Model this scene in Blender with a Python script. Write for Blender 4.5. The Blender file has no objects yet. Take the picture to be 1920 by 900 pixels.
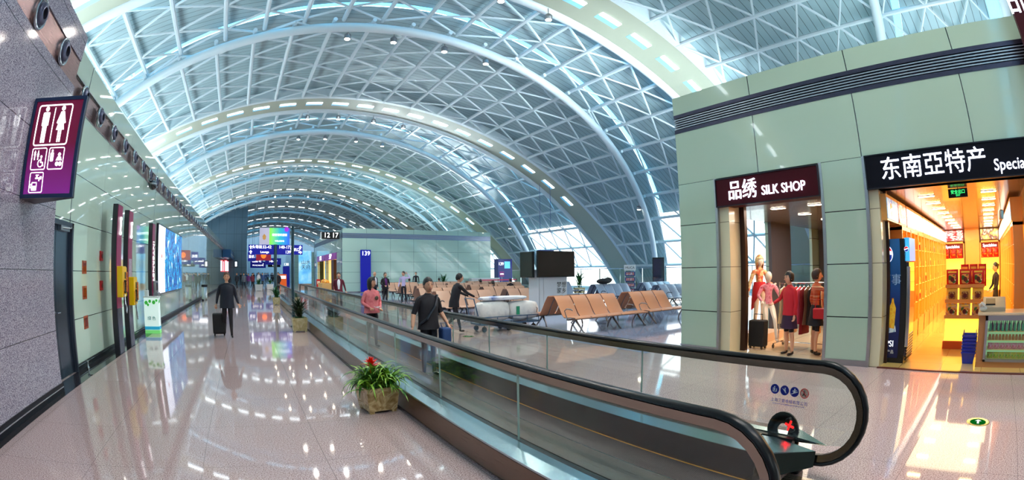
EXPO=.5
SKYS=3.4
LAMPE=8
UPP=2800
SPOTP=400
SHOPP=120
import bpy, bmesh, math, random
from mathutils import Vector, Matrix
random.seed(11)
PI=math.pi
sc=bpy.context.scene
COL=sc.collection

# ------------------------------------------------------------------ colours and materials
def C(r,g,b):
    def f(u):
        u/=255.0
        return u/12.92 if u<=.04045 else ((u+.055)/1.055)**2.4
    return (f(r),f(g),f(b),1.0)
MATS={}
def bsdf(name):
    m=bpy.data.materials.new(name); m.use_nodes=True
    nt=m.node_tree
    return m,nt,nt.nodes['Principled BSDF']
def mat(name,col=(128,128,128),rough=.5,metal=0.0,emit=0.0,ecol=None,coat=0.0,spec=.5):
    if name in MATS: return MATS[name]
    m,nt,b=bsdf(name)
    b.inputs['Base Color'].default_value=C(*col)
    b.inputs['Roughness'].default_value=rough
    b.inputs['Metallic'].default_value=metal
    b.inputs['Specular IOR Level'].default_value=spec
    b.inputs['Coat Weight'].default_value=coat
    b.inputs['Coat Roughness'].default_value=.03
    if emit>0:
        b.inputs['Emission Color'].default_value=C(*(ecol or col))
        b.inputs['Emission Strength'].default_value=emit
    elif rough>.15 and metal<.5:
        # slight natural unevenness of the surface
        n=nt.nodes.new('ShaderNodeTexNoise'); n.inputs['Scale'].default_value=14
        mr=nt.nodes.new('ShaderNodeMapRange'); mr.inputs['To Min'].default_value=max(.02,rough-.06); mr.inputs['To Max'].default_value=min(1,rough+.06)
        nt.links.new(n.outputs['Fac'],mr.inputs['Value']); nt.links.new(mr.outputs[0],b.inputs['Roughness'])
    MATS[name]=m
    return m
def N(nt,t,**k):
    n=nt.nodes.new(t)
    for a,v in k.items(): setattr(n,a,v)
    return n
def objxyz(nt):
    tc=N(nt,'ShaderNodeTexCoord'); s=N(nt,'ShaderNodeSeparateXYZ')
    nt.links.new(tc.outputs['Object'],s.inputs[0]); return tc,s
def math_(nt,op,a,b=None,clamp=False):
    n=N(nt,'ShaderNodeMath',operation=op); n.use_clamp=clamp
    for i,v in enumerate((a,b)):
        if v is None: continue
        if isinstance(v,(int,float)): n.inputs[i].default_value=v
        else: nt.links.new(v,n.inputs[i])
    return n.outputs[0]
def periodic(nt,s,p,off,hw):
    f=math_(nt,'FRACT',math_(nt,'DIVIDE',math_(nt,'SUBTRACT',s,off-p*1000),p))
    d=math_(nt,'ABSOLUTE',math_(nt,'SUBTRACT',f,.5))
    return math_(nt,'GREATER_THAN',d,.5-hw/p)
def speckle(name,cols,scale,rough,joint=None,jcol=(60,50,55),coat=0.0,zones=None):
    """polished granite: three grain colours; joint=[(axis,period,offset,halfwidth)]"""
    m,nt,b=bsdf(name)
    tc,s=objxyz(nt)
    n1=N(nt,'ShaderNodeTexNoise'); n1.inputs['Scale'].default_value=scale; n1.inputs['Detail'].default_value=3; n1.inputs['Roughness'].default_value=.7
    nt.links.new(tc.outputs['Object'],n1.inputs['Vector'])
    r=N(nt,'ShaderNodeValToRGB'); e=r.color_ramp.elements
    e[0].position=.36; e[0].color=C(*cols[0]); e[1].position=.62; e[1].color=C(*cols[2])
    k=e.new(.48); k.color=C(*cols[1])
    nt.links.new(n1.outputs['Fac'],r.inputs[0])
    n2=N(nt,'ShaderNodeTexNoise'); n2.inputs['Scale'].default_value=.35; n2.inputs['Detail'].default_value=2
    nt.links.new(tc.outputs['Object'],n2.inputs['Vector'])
    mv=N(nt,'ShaderNodeMapRange'); mv.inputs['To Min'].default_value=.88; mv.inputs['To Max'].default_value=1.1
    nt.links.new(n2.outputs['Fac'],mv.inputs['Value'])
    mx=N(nt,'ShaderNodeMix',data_type='RGBA',blend_type='MULTIPLY'); mx.inputs['Factor'].default_value=1
    nt.links.new(r.outputs[0],mx.inputs['A']); nt.links.new(mv.outputs[0],mx.inputs['B'])
    col=mx.outputs['Result']
    if joint:
        acc=None
        for ax,p,off,hw in joint:
            l=periodic(nt,s.outputs[ax],p,off,hw)
            acc=l if acc is None else math_(nt,'MAXIMUM',acc,l)
        mj=N(nt,'ShaderNodeMix',data_type='RGBA'); nt.links.new(acc,mj.inputs['Factor']); nt.links.new(col,mj.inputs['A']); mj.inputs['B'].default_value=C(*jcol)
        col=mj.outputs['Result']
    nt.links.new(col,b.inputs['Base Color'])
    b.inputs['Roughness'].default_value=rough; b.inputs['Coat Weight'].default_value=coat; b.inputs['Coat Roughness'].default_value=.02
    MATS[name]=m; return m
def panelled(name,col,lines,rough=.1,jcol=(40,45,50),coat=.6,var=8,metal=0.0):
    """smooth panels with thin open joints; lines=[(axis,[values],halfwidth)] or (axis,('p',period,offset),halfwidth)"""
    m,nt,b=bsdf(name)
    tc,s=objxyz(nt); acc=None
    for ax,vals,hw in lines:
        so=s.outputs[ax]
        if vals and vals[0]=='p': ls=[periodic(nt,so,vals[1],vals[2],hw)]
        else: ls=[math_(nt,'LESS_THAN',math_(nt,'ABSOLUTE',math_(nt,'SUBTRACT',so,v)),hw) for v in vals]
        for l in ls: acc=l if acc is None else math_(nt,'MAXIMUM',acc,l)
    n2=N(nt,'ShaderNodeTexNoise'); n2.inputs['Scale'].default_value=.5
    nt.links.new(tc.outputs['Object'],n2.inputs['Vector'])
    cr=N(nt,'ShaderNodeMix',data_type='RGBA')
    cr.inputs['A'].default_value=C(*[max(0,c-var) for c in col]); cr.inputs['B'].default_value=C(*[min(255,c+var) for c in col])
    nt.links.new(n2.outputs['Fac'],cr.inputs['Factor'])
    out=cr.outputs['Result']
    if acc is not None:
        mj=N(nt,'ShaderNodeMix',data_type='RGBA'); nt.links.new(acc,mj.inputs['Factor']); nt.links.new(out,mj.inputs['A']); mj.inputs['B'].default_value=C(*jcol)
        out=mj.outputs['Result']
    nt.links.new(out,b.inputs['Base Color'])
    b.inputs['Roughness'].default_value=rough; b.inputs['Coat Weight'].default_value=coat; b.inputs['Coat Roughness'].default_value=.02; b.inputs['Metallic'].default_value=metal
    MATS[name]=m; return m
def glass(name,tint=(235,245,245),refl=.9,ior=1.5,dirt=0.0):
    """thin flat glazing: see-through with the mirror share of the Fresnel law"""
    m=bpy.data.materials.new(name); m.use_nodes=True; nt=m.node_tree; nt.nodes.clear()
    o=N(nt,'ShaderNodeOutputMaterial'); t=N(nt,'ShaderNodeBsdfTransparent'); g=N(nt,'ShaderNodeBsdfGlossy'); mx=N(nt,'ShaderNodeMixShader'); ge=N(nt,'ShaderNodeNewGeometry')
    t.inputs[0].default_value=C(*tint); g.inputs['Roughness'].default_value=.01; g.inputs[0].default_value=(refl,refl,refl,1)
    dt=N(nt,'ShaderNodeVectorMath',operation='DOT_PRODUCT'); nt.links.new(ge.outputs['Incoming'],dt.inputs[0]); nt.links.new(ge.outputs['Normal'],dt.inputs[1])
    q=math_(nt,'POWER',math_(nt,'SUBTRACT',1.0,math_(nt,'ABSOLUTE',dt.outputs['Value']),True),5.0); f0=2*((ior-1)/(ior+1))**2
    fr=math_(nt,'ADD',math_(nt,'MULTIPLY',q,1-f0),f0,True)
    nt.links.new(fr,mx.inputs[0]); nt.links.new(t.outputs[0],mx.inputs[1]); nt.links.new(g.outputs[0],mx.inputs[2]); nt.links.new(mx.outputs[0],o.inputs[0])
    MATS[name]=m; return m
def brushed(name,col,rough,axis='Y',scale=(400,3,400)):
    m,nt,b=bsdf(name)
    tc=N(nt,'ShaderNodeTexCoord'); mp=N(nt,'ShaderNodeMapping'); mp.inputs['Scale'].default_value=scale
    n=N(nt,'ShaderNodeTexNoise'); n.inputs['Scale'].default_value=1; n.inputs['Detail'].default_value=2
    nt.links.new(tc.outputs['Object'],mp.inputs[0]); nt.links.new(mp.outputs[0],n.inputs['Vector'])
    mr=N(nt,'ShaderNodeMapRange'); mr.inputs['To Min'].default_value=rough*.7; mr.inputs['To Max'].default_value=rough*1.4
    nt.links.new(n.outputs['Fac'],mr.inputs['Value']); nt.links.new(mr.outputs[0],b.inputs['Roughness'])
    b.inputs['Base Color'].default_value=C(*col); b.inputs['Metallic'].default_value=1
    MATS[name]=m; return m
def blotch(name,cols,scale=6,rough=.5,emit=0.0,detail=4,dist=0.0,tex='noise',stretch=None):
    """a surface whose own print or weave is a mix of several colours"""
    if name in MATS: return MATS[name]
    m,nt,b=bsdf(name)
    tc=N(nt,'ShaderNodeTexCoord'); src=tc.outputs['Object']
    if stretch:
        mp=N(nt,'ShaderNodeMapping'); mp.inputs['Scale'].default_value=stretch; nt.links.new(src,mp.inputs[0]); src=mp.outputs[0]
    if tex=='noise':
        n=N(nt,'ShaderNodeTexNoise'); n.inputs['Scale'].default_value=scale; n.inputs['Detail'].default_value=detail; n.inputs['Distortion'].default_value=dist; fac=n.outputs['Fac']; lo,hi=.3,.7
    else:
        n=N(nt,'ShaderNodeTexVoronoi'); n.inputs['Scale'].default_value=scale; sx=N(nt,'ShaderNodeSeparateColor'); nt.links.new(n.outputs['Color'],sx.inputs[0]); fac=sx.outputs[0]; lo,hi=0,.95
    nt.links.new(src,n.inputs['Vector'])
    r=N(nt,'ShaderNodeValToRGB'); e=r.color_ramp.elements; k=len(cols)
    if tex!='noise': r.color_ramp.interpolation='CONSTANT'
    e[0].position=lo; e[0].color=C(*cols[0]); e[1].position=hi; e[1].color=C(*cols[-1])
    for i in range(1,k-1):
        q=e.new(lo+(hi-lo)*i/(k-1)); q.color=C(*cols[i])
    nt.links.new(fac,r.inputs[0]); nt.links.new(r.outputs[0],b.inputs['Base Color']); b.inputs['Roughness'].default_value=rough
    if emit: nt.links.new(r.outputs[0],b.inputs['Emission Color']); b.inputs['Emission Strength'].default_value=emit
    MATS[name]=m; return m

# ------------------------------------------------------------------ mesh builder
ROOTM={}
class MB:
    def __init__(s,M=None): s.v=[];s.f=[];s.m=[];s.k=0;s.M=M
    def add(s,vs,fs):
        b=len(s.v); vs=[Vector(v) for v in vs]
        if s.M is not None: vs=[s.M@v for v in vs]
        s.v+=vs; s.f+=[tuple(b+i for i in f) for f in fs]; s.m+=[s.k]*len(fs); return s
    def mt(s,k): s.k=k; return s
    def box(s,x0,y0,z0,x1,y1,z1):
        v=[(x,y,z) for x in (x0,x1) for y in (y0,y1) for z in (z0,z1)]
        return s.add(v,[(0,1,3,2),(4,6,7,5),(0,4,5,1),(2,3,7,6),(0,2,6,4),(1,5,7,3)])
    def cbox(s,c,d,R=None):
        v=[Vector(((i-.5)*d[0],(j-.5)*d[1],(k-.5)*d[2])) for i in (0,1) for j in (0,1) for k in (0,1)]
        if R is not None: v=[R@q for q in v]
        v=[q+Vector(c) for q in v]
        return s.add(v,[(0,1,3,2),(4,6,7,5),(0,4,5,1),(2,3,7,6),(0,2,6,4),(1,5,7,3)])
    def quad(s,a,b,c,d): return s.add([a,b,c,d],[(0,1,2,3)])
    def tube(s,pts,r,n=8,caps=True,close=False,flat=None):
        pts=[Vector(p) for p in pts]; L=len(pts); rs=r if isinstance(r,(list,tuple)) else [r]*L
        vs=[];fs=[]; prev=None
        for i,p in enumerate(pts):
            if close: t=pts[(i+1)%L]-pts[i-1]
            else: t=pts[min(i+1,L-1)]-pts[max(i-1,0)]
            if t.length<1e-9: t=Vector((0,0,1))
            t.normalize()
            if prev is None:
                u=Vector((0,0,1)) if abs(t.z)<.9 else Vector((1,0,0))
            else: u=prev
            u=(u-t*u.dot(t))
            if u.length<1e-6: u=t.orthogonal()
            u.normalize(); w=t.cross(u); prev=u
            fa,fb=(1,1) if flat is None else flat
            for j in range(n):
                a=2*PI*j/n; vs.append(p+u*math.cos(a)*rs[i]*fa+w*math.sin(a)*rs[i]*fb)
        m=L if close else L-1
        for i in range(m):
            for j in range(n):
                a=i*n+j;b=i*n+(j+1)%n;c=((i+1)%L)*n+(j+1)%n;d=((i+1)%L)*n+j; fs.append((a,b,c,d))
        if caps and not close: fs+= [tuple(range(n-1,-1,-1)),tuple((L-1)*n+j for j in range(n))]
        return s.add(vs,fs)
    def sweep(s,pts,prof,ups=None,caps=True,close=False):
        """sweep a 2D profile (side,up) along points; side = tangent x up"""
        pts=[Vector(p) for p in pts]; L=len(pts); n=len(prof); vs=[];fs=[]
        for i,p in enumerate(pts):
            t=(pts[(i+1)%L]-pts[i-1]) if close else (pts[min(i+1,L-1)]-pts[max(i-1,0)])
            t.normalize(); up=Vector(ups[i]) if ups else Vector((0,0,1)); side=t.cross(up).normalized(); up=side.cross(t).normalized()
            for a,b in prof: vs.append(p+side*a+up*b)
        for i in range(L if close else L-1):
            for j in range(n):
                k=(i+1)%L; fs.append((i*n+j,i*n+(j+1)%n,k*n+(j+1)%n,k*n+j))
        if caps and not close: fs+=[tuple(range(n-1,-1,-1)),tuple((L-1)*n+j for j in range(n))]
        return s.add(vs,fs)
    def lathe(s,prof,c=(0,0,0),n=16,M=None):
        vs=[];fs=[]; c=Vector(c)
        for r,z in prof:
            for j in range(n):
                a=2*PI*j/n; q=Vector((r*math.cos(a),r*math.sin(a),z))
                if M is not None: q=M@q
                vs.append(c+q)
        for i in range(len(prof)-1):
            for j in range(n): fs.append((i*n+j,i*n+(j+1)%n,(i+1)*n+(j+1)%n,(i+1)*n+j))
        if prof[0][0]>1e-6: fs.append(tuple(range(n-1,-1,-1)))
        if prof[-1][0]>1e-6: fs.append(tuple((len(prof)-1)*n+j for j in range(n)))
        return s.add(vs,fs)
    def ball(s,c,r,n=10,m=6,R=None):
        r=(r,r,r) if isinstance(r,(int,float)) else r
        vs=[];fs=[]; c=Vector(c)
        for i in range(m+1):
            p=PI*i/m
            for j in range(n):
                a=2*PI*j/n; q=Vector((r[0]*math.sin(p)*math.cos(a),r[1]*math.sin(p)*math.sin(a),r[2]*math.cos(p)))
                if R is not None: q=R@q
                vs.append(c+q)
        for i in range(m):
            for j in range(n): fs.append((i*n+j,(i+1)*n+j,(i+1)*n+(j+1)%n,i*n+(j+1)%n))
        return s.add(vs,fs)
    def prism(s,poly,d,M=Matrix()):
        n=len(poly); vs=[M@Vector((x,y,0)) for x,y in poly]+[M@Vector((x,y,d)) for x,y in poly]
        fs=[tuple(range(n-1,-1,-1)),tuple(range(n,2*n))]+[(i,(i+1)%n,n+(i+1)%n,n+i) for i in range(n)]
        return s.add(vs,fs)
    def build(s,name,mats,parent=None,smooth=False,bevel=0,world=False,kind=None,weld=True):
        me=bpy.data.meshes.new(name)
        me.from_pydata([tuple(v) for v in s.v],[],s.f)
        if not isinstance(mats,(list,tuple)): mats=[mats]
        for m in mats: me.materials.append(m)
        if len(mats)>1: me.polygons.foreach_set('material_index',s.m)
        bm=bmesh.new(); bm.from_mesh(me)
        if weld: bmesh.ops.remove_doubles(bm,verts=bm.verts,dist=1e-5)
        bmesh.ops.recalc_face_normals(bm,faces=bm.faces)
        if smooth:
            for f in bm.faces: f.smooth=True
            for e in bm.edges:
                if len(e.link_faces)==2 and e.calc_face_angle(0)>.7: e.smooth=False
        bm.to_mesh(me); bm.free()
        o=bpy.data.objects.new(name,me); COL.objects.link(o)
        if parent is not None:
            o.parent=parent
            if world: o.matrix_parent_inverse=ROOTM[parent.name].inverted()
            ROOTM[o.name]=ROOTM.get(parent.name,Matrix())
        else: ROOTM[o.name]=Matrix()
        if bevel:
            b=o.modifiers.new('edge','BEVEL'); b.width=bevel; b.segments=2; b.limit_method='ANGLE'
        if kind: o['kind']=kind
        return o
def thing(name,label,cat,loc=(0,0,0),rz=0,group=None):
    o=bpy.data.objects.new(name,None); COL.objects.link(o); o.empty_display_size=.1
    M=Matrix.Translation(loc)@Matrix.Rotation(rz,4,'Z'); o.matrix_world=M; o.location=loc; o.rotation_euler=(0,0,rz)
    ROOTM[o.name]=M; o['label']=label; o['category']=cat
    if group: o['group']=group
    return o
def tag(o,label,cat,group=None,kind=None):
    o['label']=label; o['category']=cat
    if group: o['group']=group
    if kind: o['kind']=kind
    return o
def struct(o,label=None): 
    o['kind']='structure'
    if label: o['label']=label
    return o
def dup(root,loc,rz=0,label=None,group=None):
    r=root.copy(); COL.objects.link(r); r.location=loc; r.rotation_euler=(0,0,rz)
    ROOTM[r.name]=Matrix.Translation(loc)@Matrix.Rotation(rz,4,'Z')
    if label: r['label']=label
    if group: r['group']=group
    def rec(src,dst):
        for ch in list(src.children):
            c=ch.copy(); COL.objects.link(c); c.parent=dst; rec(ch,c)
    rec(root,r)
    return r
def textmesh(name,body,size,M,mat_,parent=None,world=True,ext=.004,align='CENTER',bold=0.0,xs=1.0,sp=1.0):
    cu=bpy.data.curves.new(name,'FONT'); cu.body=body; cu.size=size; cu.extrude=ext; cu.align_x=align; cu.align_y='CENTER'; cu.offset=bold; cu.space_character=sp; cu.resolution_u=3
    to=bpy.data.objects.new(name+'_tmp',cu); COL.objects.link(to)
    dg=bpy.context.evaluated_depsgraph_get(); me=bpy.data.meshes.new_from_object(to.evaluated_get(dg))
    bpy.data.objects.remove(to); bpy.data.curves.remove(cu)
    me.transform(M@Matrix.Diagonal((xs,1,1,1))); me.name=name; me.materials.clear(); me.materials.append(mat_)
    o=bpy.data.objects.new(name,me); COL.objects.link(o)
    if parent is not None:
        o.parent=parent
        if world: o.matrix_parent_inverse=ROOTM[parent.name].inverted()
    return o
# frames for flat artwork: local x to the reader's right, local y up, local z towards the reader
def face_px(x,y,z):   # on a surface looking towards +x (reader stands at larger x): reader's right = +y
    return Matrix(((0,0,1,x),(1,0,0,y),(0,1,0,z),(0,0,0,1)))
def face_mx(x,y,z):   # surface looking towards -x: reader's right = -y
    return Matrix(((0,0,-1,x),(-1,0,0,y),(0,1,0,z),(0,0,0,1)))
def face_my(x,y,z):   # surface looking towards -y: reader's right = +x
    return Matrix(((1,0,0,x),(0,0,-1,y),(0,1,0,z),(0,0,0,1)))
def circ(r,n=16,cx=0,cy=0,a0=0,a1=2*PI):
    return [(cx+r*math.cos(a0+(a1-a0)*i/n),cy+r*math.sin(a0+(a1-a0)*i/n)) for i in range(n)]
def rrect(x0,y0,x1,y1,r,n=4):
    P=[]
    for cx,cy,a in ((x1-r,y1-r,0),(x0+r,y1-r,PI/2),(x0+r,y0+r,PI),(x1-r,y0+r,3*PI/2)):
        P+=[(cx+r*math.cos(a+PI/2*i/n),cy+r*math.sin(a+PI/2*i/n)) for i in range(n+1)]
    return P
def frame2d(mb,x0,y0,x1,y1,r,w,d,M,n=4):
    """rounded rectangular outline"""
    A=rrect(x0,y0,x1,y1,r,n); B=rrect(x0+w,y0+w,x1-w,y1-w,max(r-w,.001),n); k=len(A)
    vs=[M@Vector((x,y,0)) for x,y in A+B]+[M@Vector((x,y,d)) for x,y in A+B]; fs=[]
    for i in range(k):
        j=(i+1)%k
        fs+=[(2*k+i,2*k+j,3*k+j,3*k+i),(i,j,2*k+j,2*k+i),(k+i,3*k+i,3*k+j,k+j)]
    mb.add(vs,fs)

# ------------------------------------------------------------------ camera: full fisheye, as the photograph
f_px,cx_,cy_=907.467,986.091,482.961
w_=Vector((0.0306448,0.00307619,-0.57967789)); H=1.7
cd=bpy.data.cameras.new('camera'); cam=bpy.data.objects.new('camera',cd); COL.objects.link(cam); sc.camera=cam
cd.type='PANO'; cd.panorama_type='FISHEYE_EQUISOLID'
cd.sensor_width=36; cd.sensor_fit='HORIZONTAL'; cd.fisheye_lens=f_px*36/1920; cd.fisheye_fov=PI
cd.shift_x=-(cx_-960)/1920; cd.shift_y=(cy_-450)/900; cd.clip_end=400
cam.matrix_world=Matrix.Translation((0,0,H))@Matrix.Rotation(w_.length,4,w_.normalized())@Matrix.Rotation(PI/2,4,'X')
vs=sc.view_settings; vs.view_transform='Standard'; vs.look='None'; vs.gamma=1; vs.use_curve_mapping=False; vs.exposure=EXPO
sc.cycles.sample_clamp_indirect=6; sc.cycles.max_bounces=8; sc.cycles.transparent_max_bounces=16; sc.cycles.use_denoising=True
sc.cycles.caustics_reflective=False; sc.cycles.caustics_refractive=False

# daylight: a bright overcast sky
wd=bpy.data.worlds.new('sky'); sc.world=wd; wd.use_nodes=True; nt=wd.node_tree
bg=nt.nodes['Background']; tc=N(nt,'ShaderNodeTexCoord'); sp=N(nt,'ShaderNodeSeparateXYZ'); rp=N(nt,'ShaderNodeValToRGB')
nt.links.new(tc.outputs['Generated'],sp.inputs[0]); nt.links.new(sp.outputs[2],rp.inputs[0])
e=rp.color_ramp.elements; e[0].position=0; e[0].color=(.93,.90,.90,1); e[1].position=.7; e[1].color=(.35,.78,.95,1); k_=e.new(.25); k_.color=(.92,.93,.96,1)
nt.links.new(rp.outputs[0],bg.inputs[0]); bg.inputs[1].default_value=SKYS
# ================================================================== MATERIALS OF THE HALL
M_floor=speckle('polished_granite_floor',[(120,92,94),(176,150,148),(210,188,184)],75,.045,joint=[(0,1.2,-.62,.0022),(1,1.2,.6,.0022)],jcol=(120,104,106))
M_strip=speckle('black_granite',[(24,22,26),(38,34,38),(60,55,58)],80,.05)
M_wgran=speckle('grey_wall_granite',[(92,88,108),(138,132,150),(176,170,186)],55,.09,joint=None)
M_deck=panelled('roof_sheet',(164,190,196),[(1,('p',.34,0),.011)],rough=.45,jcol=(84,92,96),coat=0,var=5)
M_steel=mat('white_painted_steel',(212,226,232),.38)
M_olive=mat('grey_green_soffit',(172,178,160),.45)
M_slot=mat('soffit_lamp_recess',(150,200,225),.3,emit=.45,ecol=(90,175,215))
M_lamp=mat('soffit_lamp_glow',(255,255,255),.3,emit=LAMPE,ecol=(238,248,255))
M_glz=glass('curtain_glass',(250,254,254))
M_sky_strip=glass('rooflight_glass',(120,208,244))
M_lgl=panelled('back_painted_glass',(208,234,216),[(2,[.88,1.71,2.54,3.35],.007),(1,('p',8.2,.1),.018),(1,('p',2.05,.1),.003)],rough=.04,jcol=(30,40,44),coat=1)
M_blk=panelled('pale_green_panel',(166,190,170),[(2,[.83,1.72,2.61,3.49],.009)],rough=.12,coat=.7,jcol=(36,40,44),var=3)
M_blku=panelled('pale_green_panel_upper',(168,190,168),[(1,('p',2.19,.03),.010)],rough=.12,coat=.7,jcol=(36,40,44),var=3)
M_blkf=panelled('pale_green_panel_front',(174,204,192),[(2,[.83,1.72,2.61,3.49],.009),(0,('p',2.2,8.14),.009)],rough=.1,coat=.7,jcol=(60,80,84),var=3)
M_band=brushed('dark_bronze_band',(74,70,84),.28)
M_bandl=brushed('left_bronze_band',(156,128,126),.28)
M_dark=mat('dark_grey_metal',(36,38,46),.35,metal=.6)
M_black=mat('black_plastic',(12,12,14),.35)
M_rub=mat('black_rubber',(8,8,10),.22,coat=.3)
M_ss=brushed('stainless_steel',(200,205,210),.16)
M_alu=brushed('satin_aluminium',(170,172,178),.3)
M_white=mat('white_paint',(228,230,230),.4)
M_endw=panelled('reflection_blue_cladding',(92,122,142),[(0,('p',1.2,0),.02),(2,('p',2.4,0),.02)],rough=.25,jcol=(60,82,100),coat=.2)  # blue of the reflected glazing is put into the panel colour

# ================================================================== FLOOR
fl=MB().quad((-17,-22,0),(30.5,-22,0),(30.5,170,0),(-17,170,0)).build('floor',M_floor); struct(fl)
struct(MB().box(-3.55,-22,0,-3.13,170,.004).build('trim_floor_border',M_strip))

struct(MB().quad((7.2,6.6,.003),(29.1,6.6,.003),(29.1,40.6,.003),(7.2,40.6,.003)).build('floor_waiting_reflection',speckle('blue_reflection_floor',[(104,114,140),(138,148,176),(172,180,204)],60,.07,joint=[(0,1.2,-.62,.003),(1,1.2,.6,.003)],jcol=(90,100,120))))  # sheet over the granite, coloured blue to paint in the glazing's reflection
# ================================================================== LEFT WALL
WX=-3.55
ZB0,ZB1,ZT=4.37,4.80,5.25
struct(MB().box(WX-.2,8.46,.12,WX,72,ZB0).box(WX-.2,6.9,2.5,WX,8.46,ZB0).box(WX-.2,6.9,ZB1,WX,72,ZT).build('wall_left',M_lgl))
wg=MB().box(WX-.3,-22,.14,-3.25,6.9,4.36).box(WX-.3,-22,4.77,-3.25,6.9,5.17)
struct(wg.build('wall_left_granite',speckle('grey_wall_granite_jointed',[(66,60,80),(148,140,158),(206,202,214)],75,.09,joint=[(2,.835,.045,.004)],jcol=(40,36,48))))
bw=MB().box(WX-.25,6.9,ZB0-.03,WX-.03,170,ZB1+.03).box(WX-.25,-22,ZB0-.03,-3.27,6.9,ZB1-.01)
struct(bw.build('trim_ventilation_band',M_bandl))
bb=MB(); bb.mt(0).box(WX-.2,8.46,0,WX+.02,72,.12).box(WX-.3,-22,0,-3.235,6.92,.14).mt(1).box(WX,8.46,.085,WX+.03,72,.1).box(-3.235,-22,.075,-3.225,6.92,.09)
struct(bb.build('baseboard_left',[M_dark,M_ss]))
# thin bright lines of the glass wall head
struct(MB().box(WX-.01,6.9,ZB0-.012,WX+.012,72,ZB0).box(WX-.01,6.9,ZB1,WX+.012,72,ZB1+.012).build('trim_band_edge',M_alu))
# door in the left wall
dr=MB(); dr.mt(1).box(WX-.12,6.92,0,WX+.03,7.0,2.5).box(WX-.12,8.38,0,WX+.03,8.46,2.5).box(WX-.12,6.92,2.42,WX+.03,8.46,2.5).mt(0).box(WX-.1,7.0,.02,WX-.04,7.69,2.42).box(WX-.1,7.69,.02,WX-.035,8.38,2.42)
dr=struct(dr.build('door_1',[brushed('door_steel',(120,132,150),.22,scale=(400,400,3)),mat('door_frame_grey',(88,96,110),.3,metal=.8)]))
h=MB(); h.tube([(WX-.03,7.62,1.06),(WX+.03,7.62,1.06),(WX+.035,7.74,1.06)],.011); h.lathe([(.03,0),(.03,.01),(0,.012)],(WX-.035,7.62,1.06),12,Matrix.Rotation(PI/2,3,'Y')); h.build('door_handle',M_ss,dr,smooth=True)
MB().box(WX-.03,7.75,2.34,WX+.05,8.2,2.42).tube([(WX+.03,7.8,2.38),(WX+.12,8.1,2.39),(WX+.02,8.35,2.43)],.012).build('door_closer',M_alu,dr)

# end wall of the gate wing, far down the corridor on the left
struct(MB().box(-17,72,0,-.4,72.6,13).build('wall_end_left',M_endw))
struct(MB().box(WX-2,72.6,0,-.55,170,6).build('wall_far_left',M_endw))
struct(MB().box(-17,170,0,30.5,170.5,14).build('wall_far',mat('far_wall_pale',(80,104,122),.6)))
struct(MB().box(-17,-22.5,0,30.5,-22,14).build('wall_back',mat('back_wall_grey',(170,175,172),.5)))
struct(MB().box(-17.2,-22,0,-17,170,6).build('wall_outer_left',M_endw))

# ================================================================== SHOP BLOCKS ON THE RIGHT
BX=8.14
def facade_y(name_,y0,y1,solid,lintel_z=3.49):
    """facade along the concourse, parts by [y0,y1] that reach the floor"""
    m=MB()
    for a,b in solid: m.box(BX,a,.1,BX+.35,b,lintel_z)
    return m
fa=facade_y('f',-8,6.43,[(5.46,6.43),(2.2,3.08),(-8,-4.6)])
struct(fa.build('wall_shop_front',M_blk))
up=MB().box(BX,-8,3.49,BX+.35,6.43,4.62).box(BX,-8,5.05,BX+.35,6.43,5.46)
struct(up.build('wall_shop_fascia',M_blku))
bd=MB().mt(0).box(BX+.06,-8,4.62,BX+.36,6.43,5.05)
for i in range(5):
    z=4.72+i*.052; bd.mt(1).box(BX+.0,-8,z,BX+.06,6.43,z+.022)
bd.mt(0).box(BX-.005,-8,4.62,BX+.06,6.43,4.70).box(BX-.005,-8,4.97,BX+.06,6.43,5.05)
struct(bd.build('trim_louvre_band',[M_band,M_alu]))
struct(MB().box(BX+.35,6.33,.1,10.4,6.43,2.95).box(12.05,6.33,0,13.3,6.43,2.95).box(15.4,6.33,0,21.6,6.43,2.95).box(BX+.35,6.08,2.95,21.6,6.43,5.46).build("wall_shop_end",M_blkf)); struct(MB().quad((10.4,6.38,.05),(12.05,6.38,.05),(12.05,6.38,2.95),(10.4,6.38,2.95)).build("window_2",M_glz)); struct(MB().quad((13.3,6.38,.05),(15.4,6.38,.05),(15.4,6.38,2.95),(13.3,6.38,2.95)).build("window_3",M_glz)); struct(MB().box(12.0,6.2,0,13.32,6.3,2.95).build("column_silk_shop",mat("dark_pillar_cladding",(78,76,84),.35)))
struct(MB().box(BX+.35,-8,3.2,21.6,6.33,3.45).build('ceiling_shop_slab',M_white))
bs=MB()
for a,b in [(5.46,6.45),(2.2,3.08),(-8,-4.6)]: bs.box(BX+.01,a+.01,0,BX+.3,b-.01,.085).box(BX-.012,a,.085,BX+.3,b,.105)
struct(bs.build('baseboard_shop_front',M_alu))
# aluminium corner strips and recessed reveals beside the openings
rv=MB(); rv.mt(0)
for y in (5.46,3.08,2.2): rv.box(BX-.01,y-.03,0,BX+.06,y+.03,3.49)
struct(rv.build('trim_jamb',M_alu))
rr=MB().box(BX+.06,5.20,0,BX+.47,5.44,2.92).box(BX+.06,1.98,0,BX+.42,2.2,2.92)
struct(rr.build('wall_reveal',panelled('cream_reveal_panel',(214,206,172),[(2,[.83,1.72,2.61],.006)],rough=.2,coat=.5,jcol=(120,110,90))))
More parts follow.
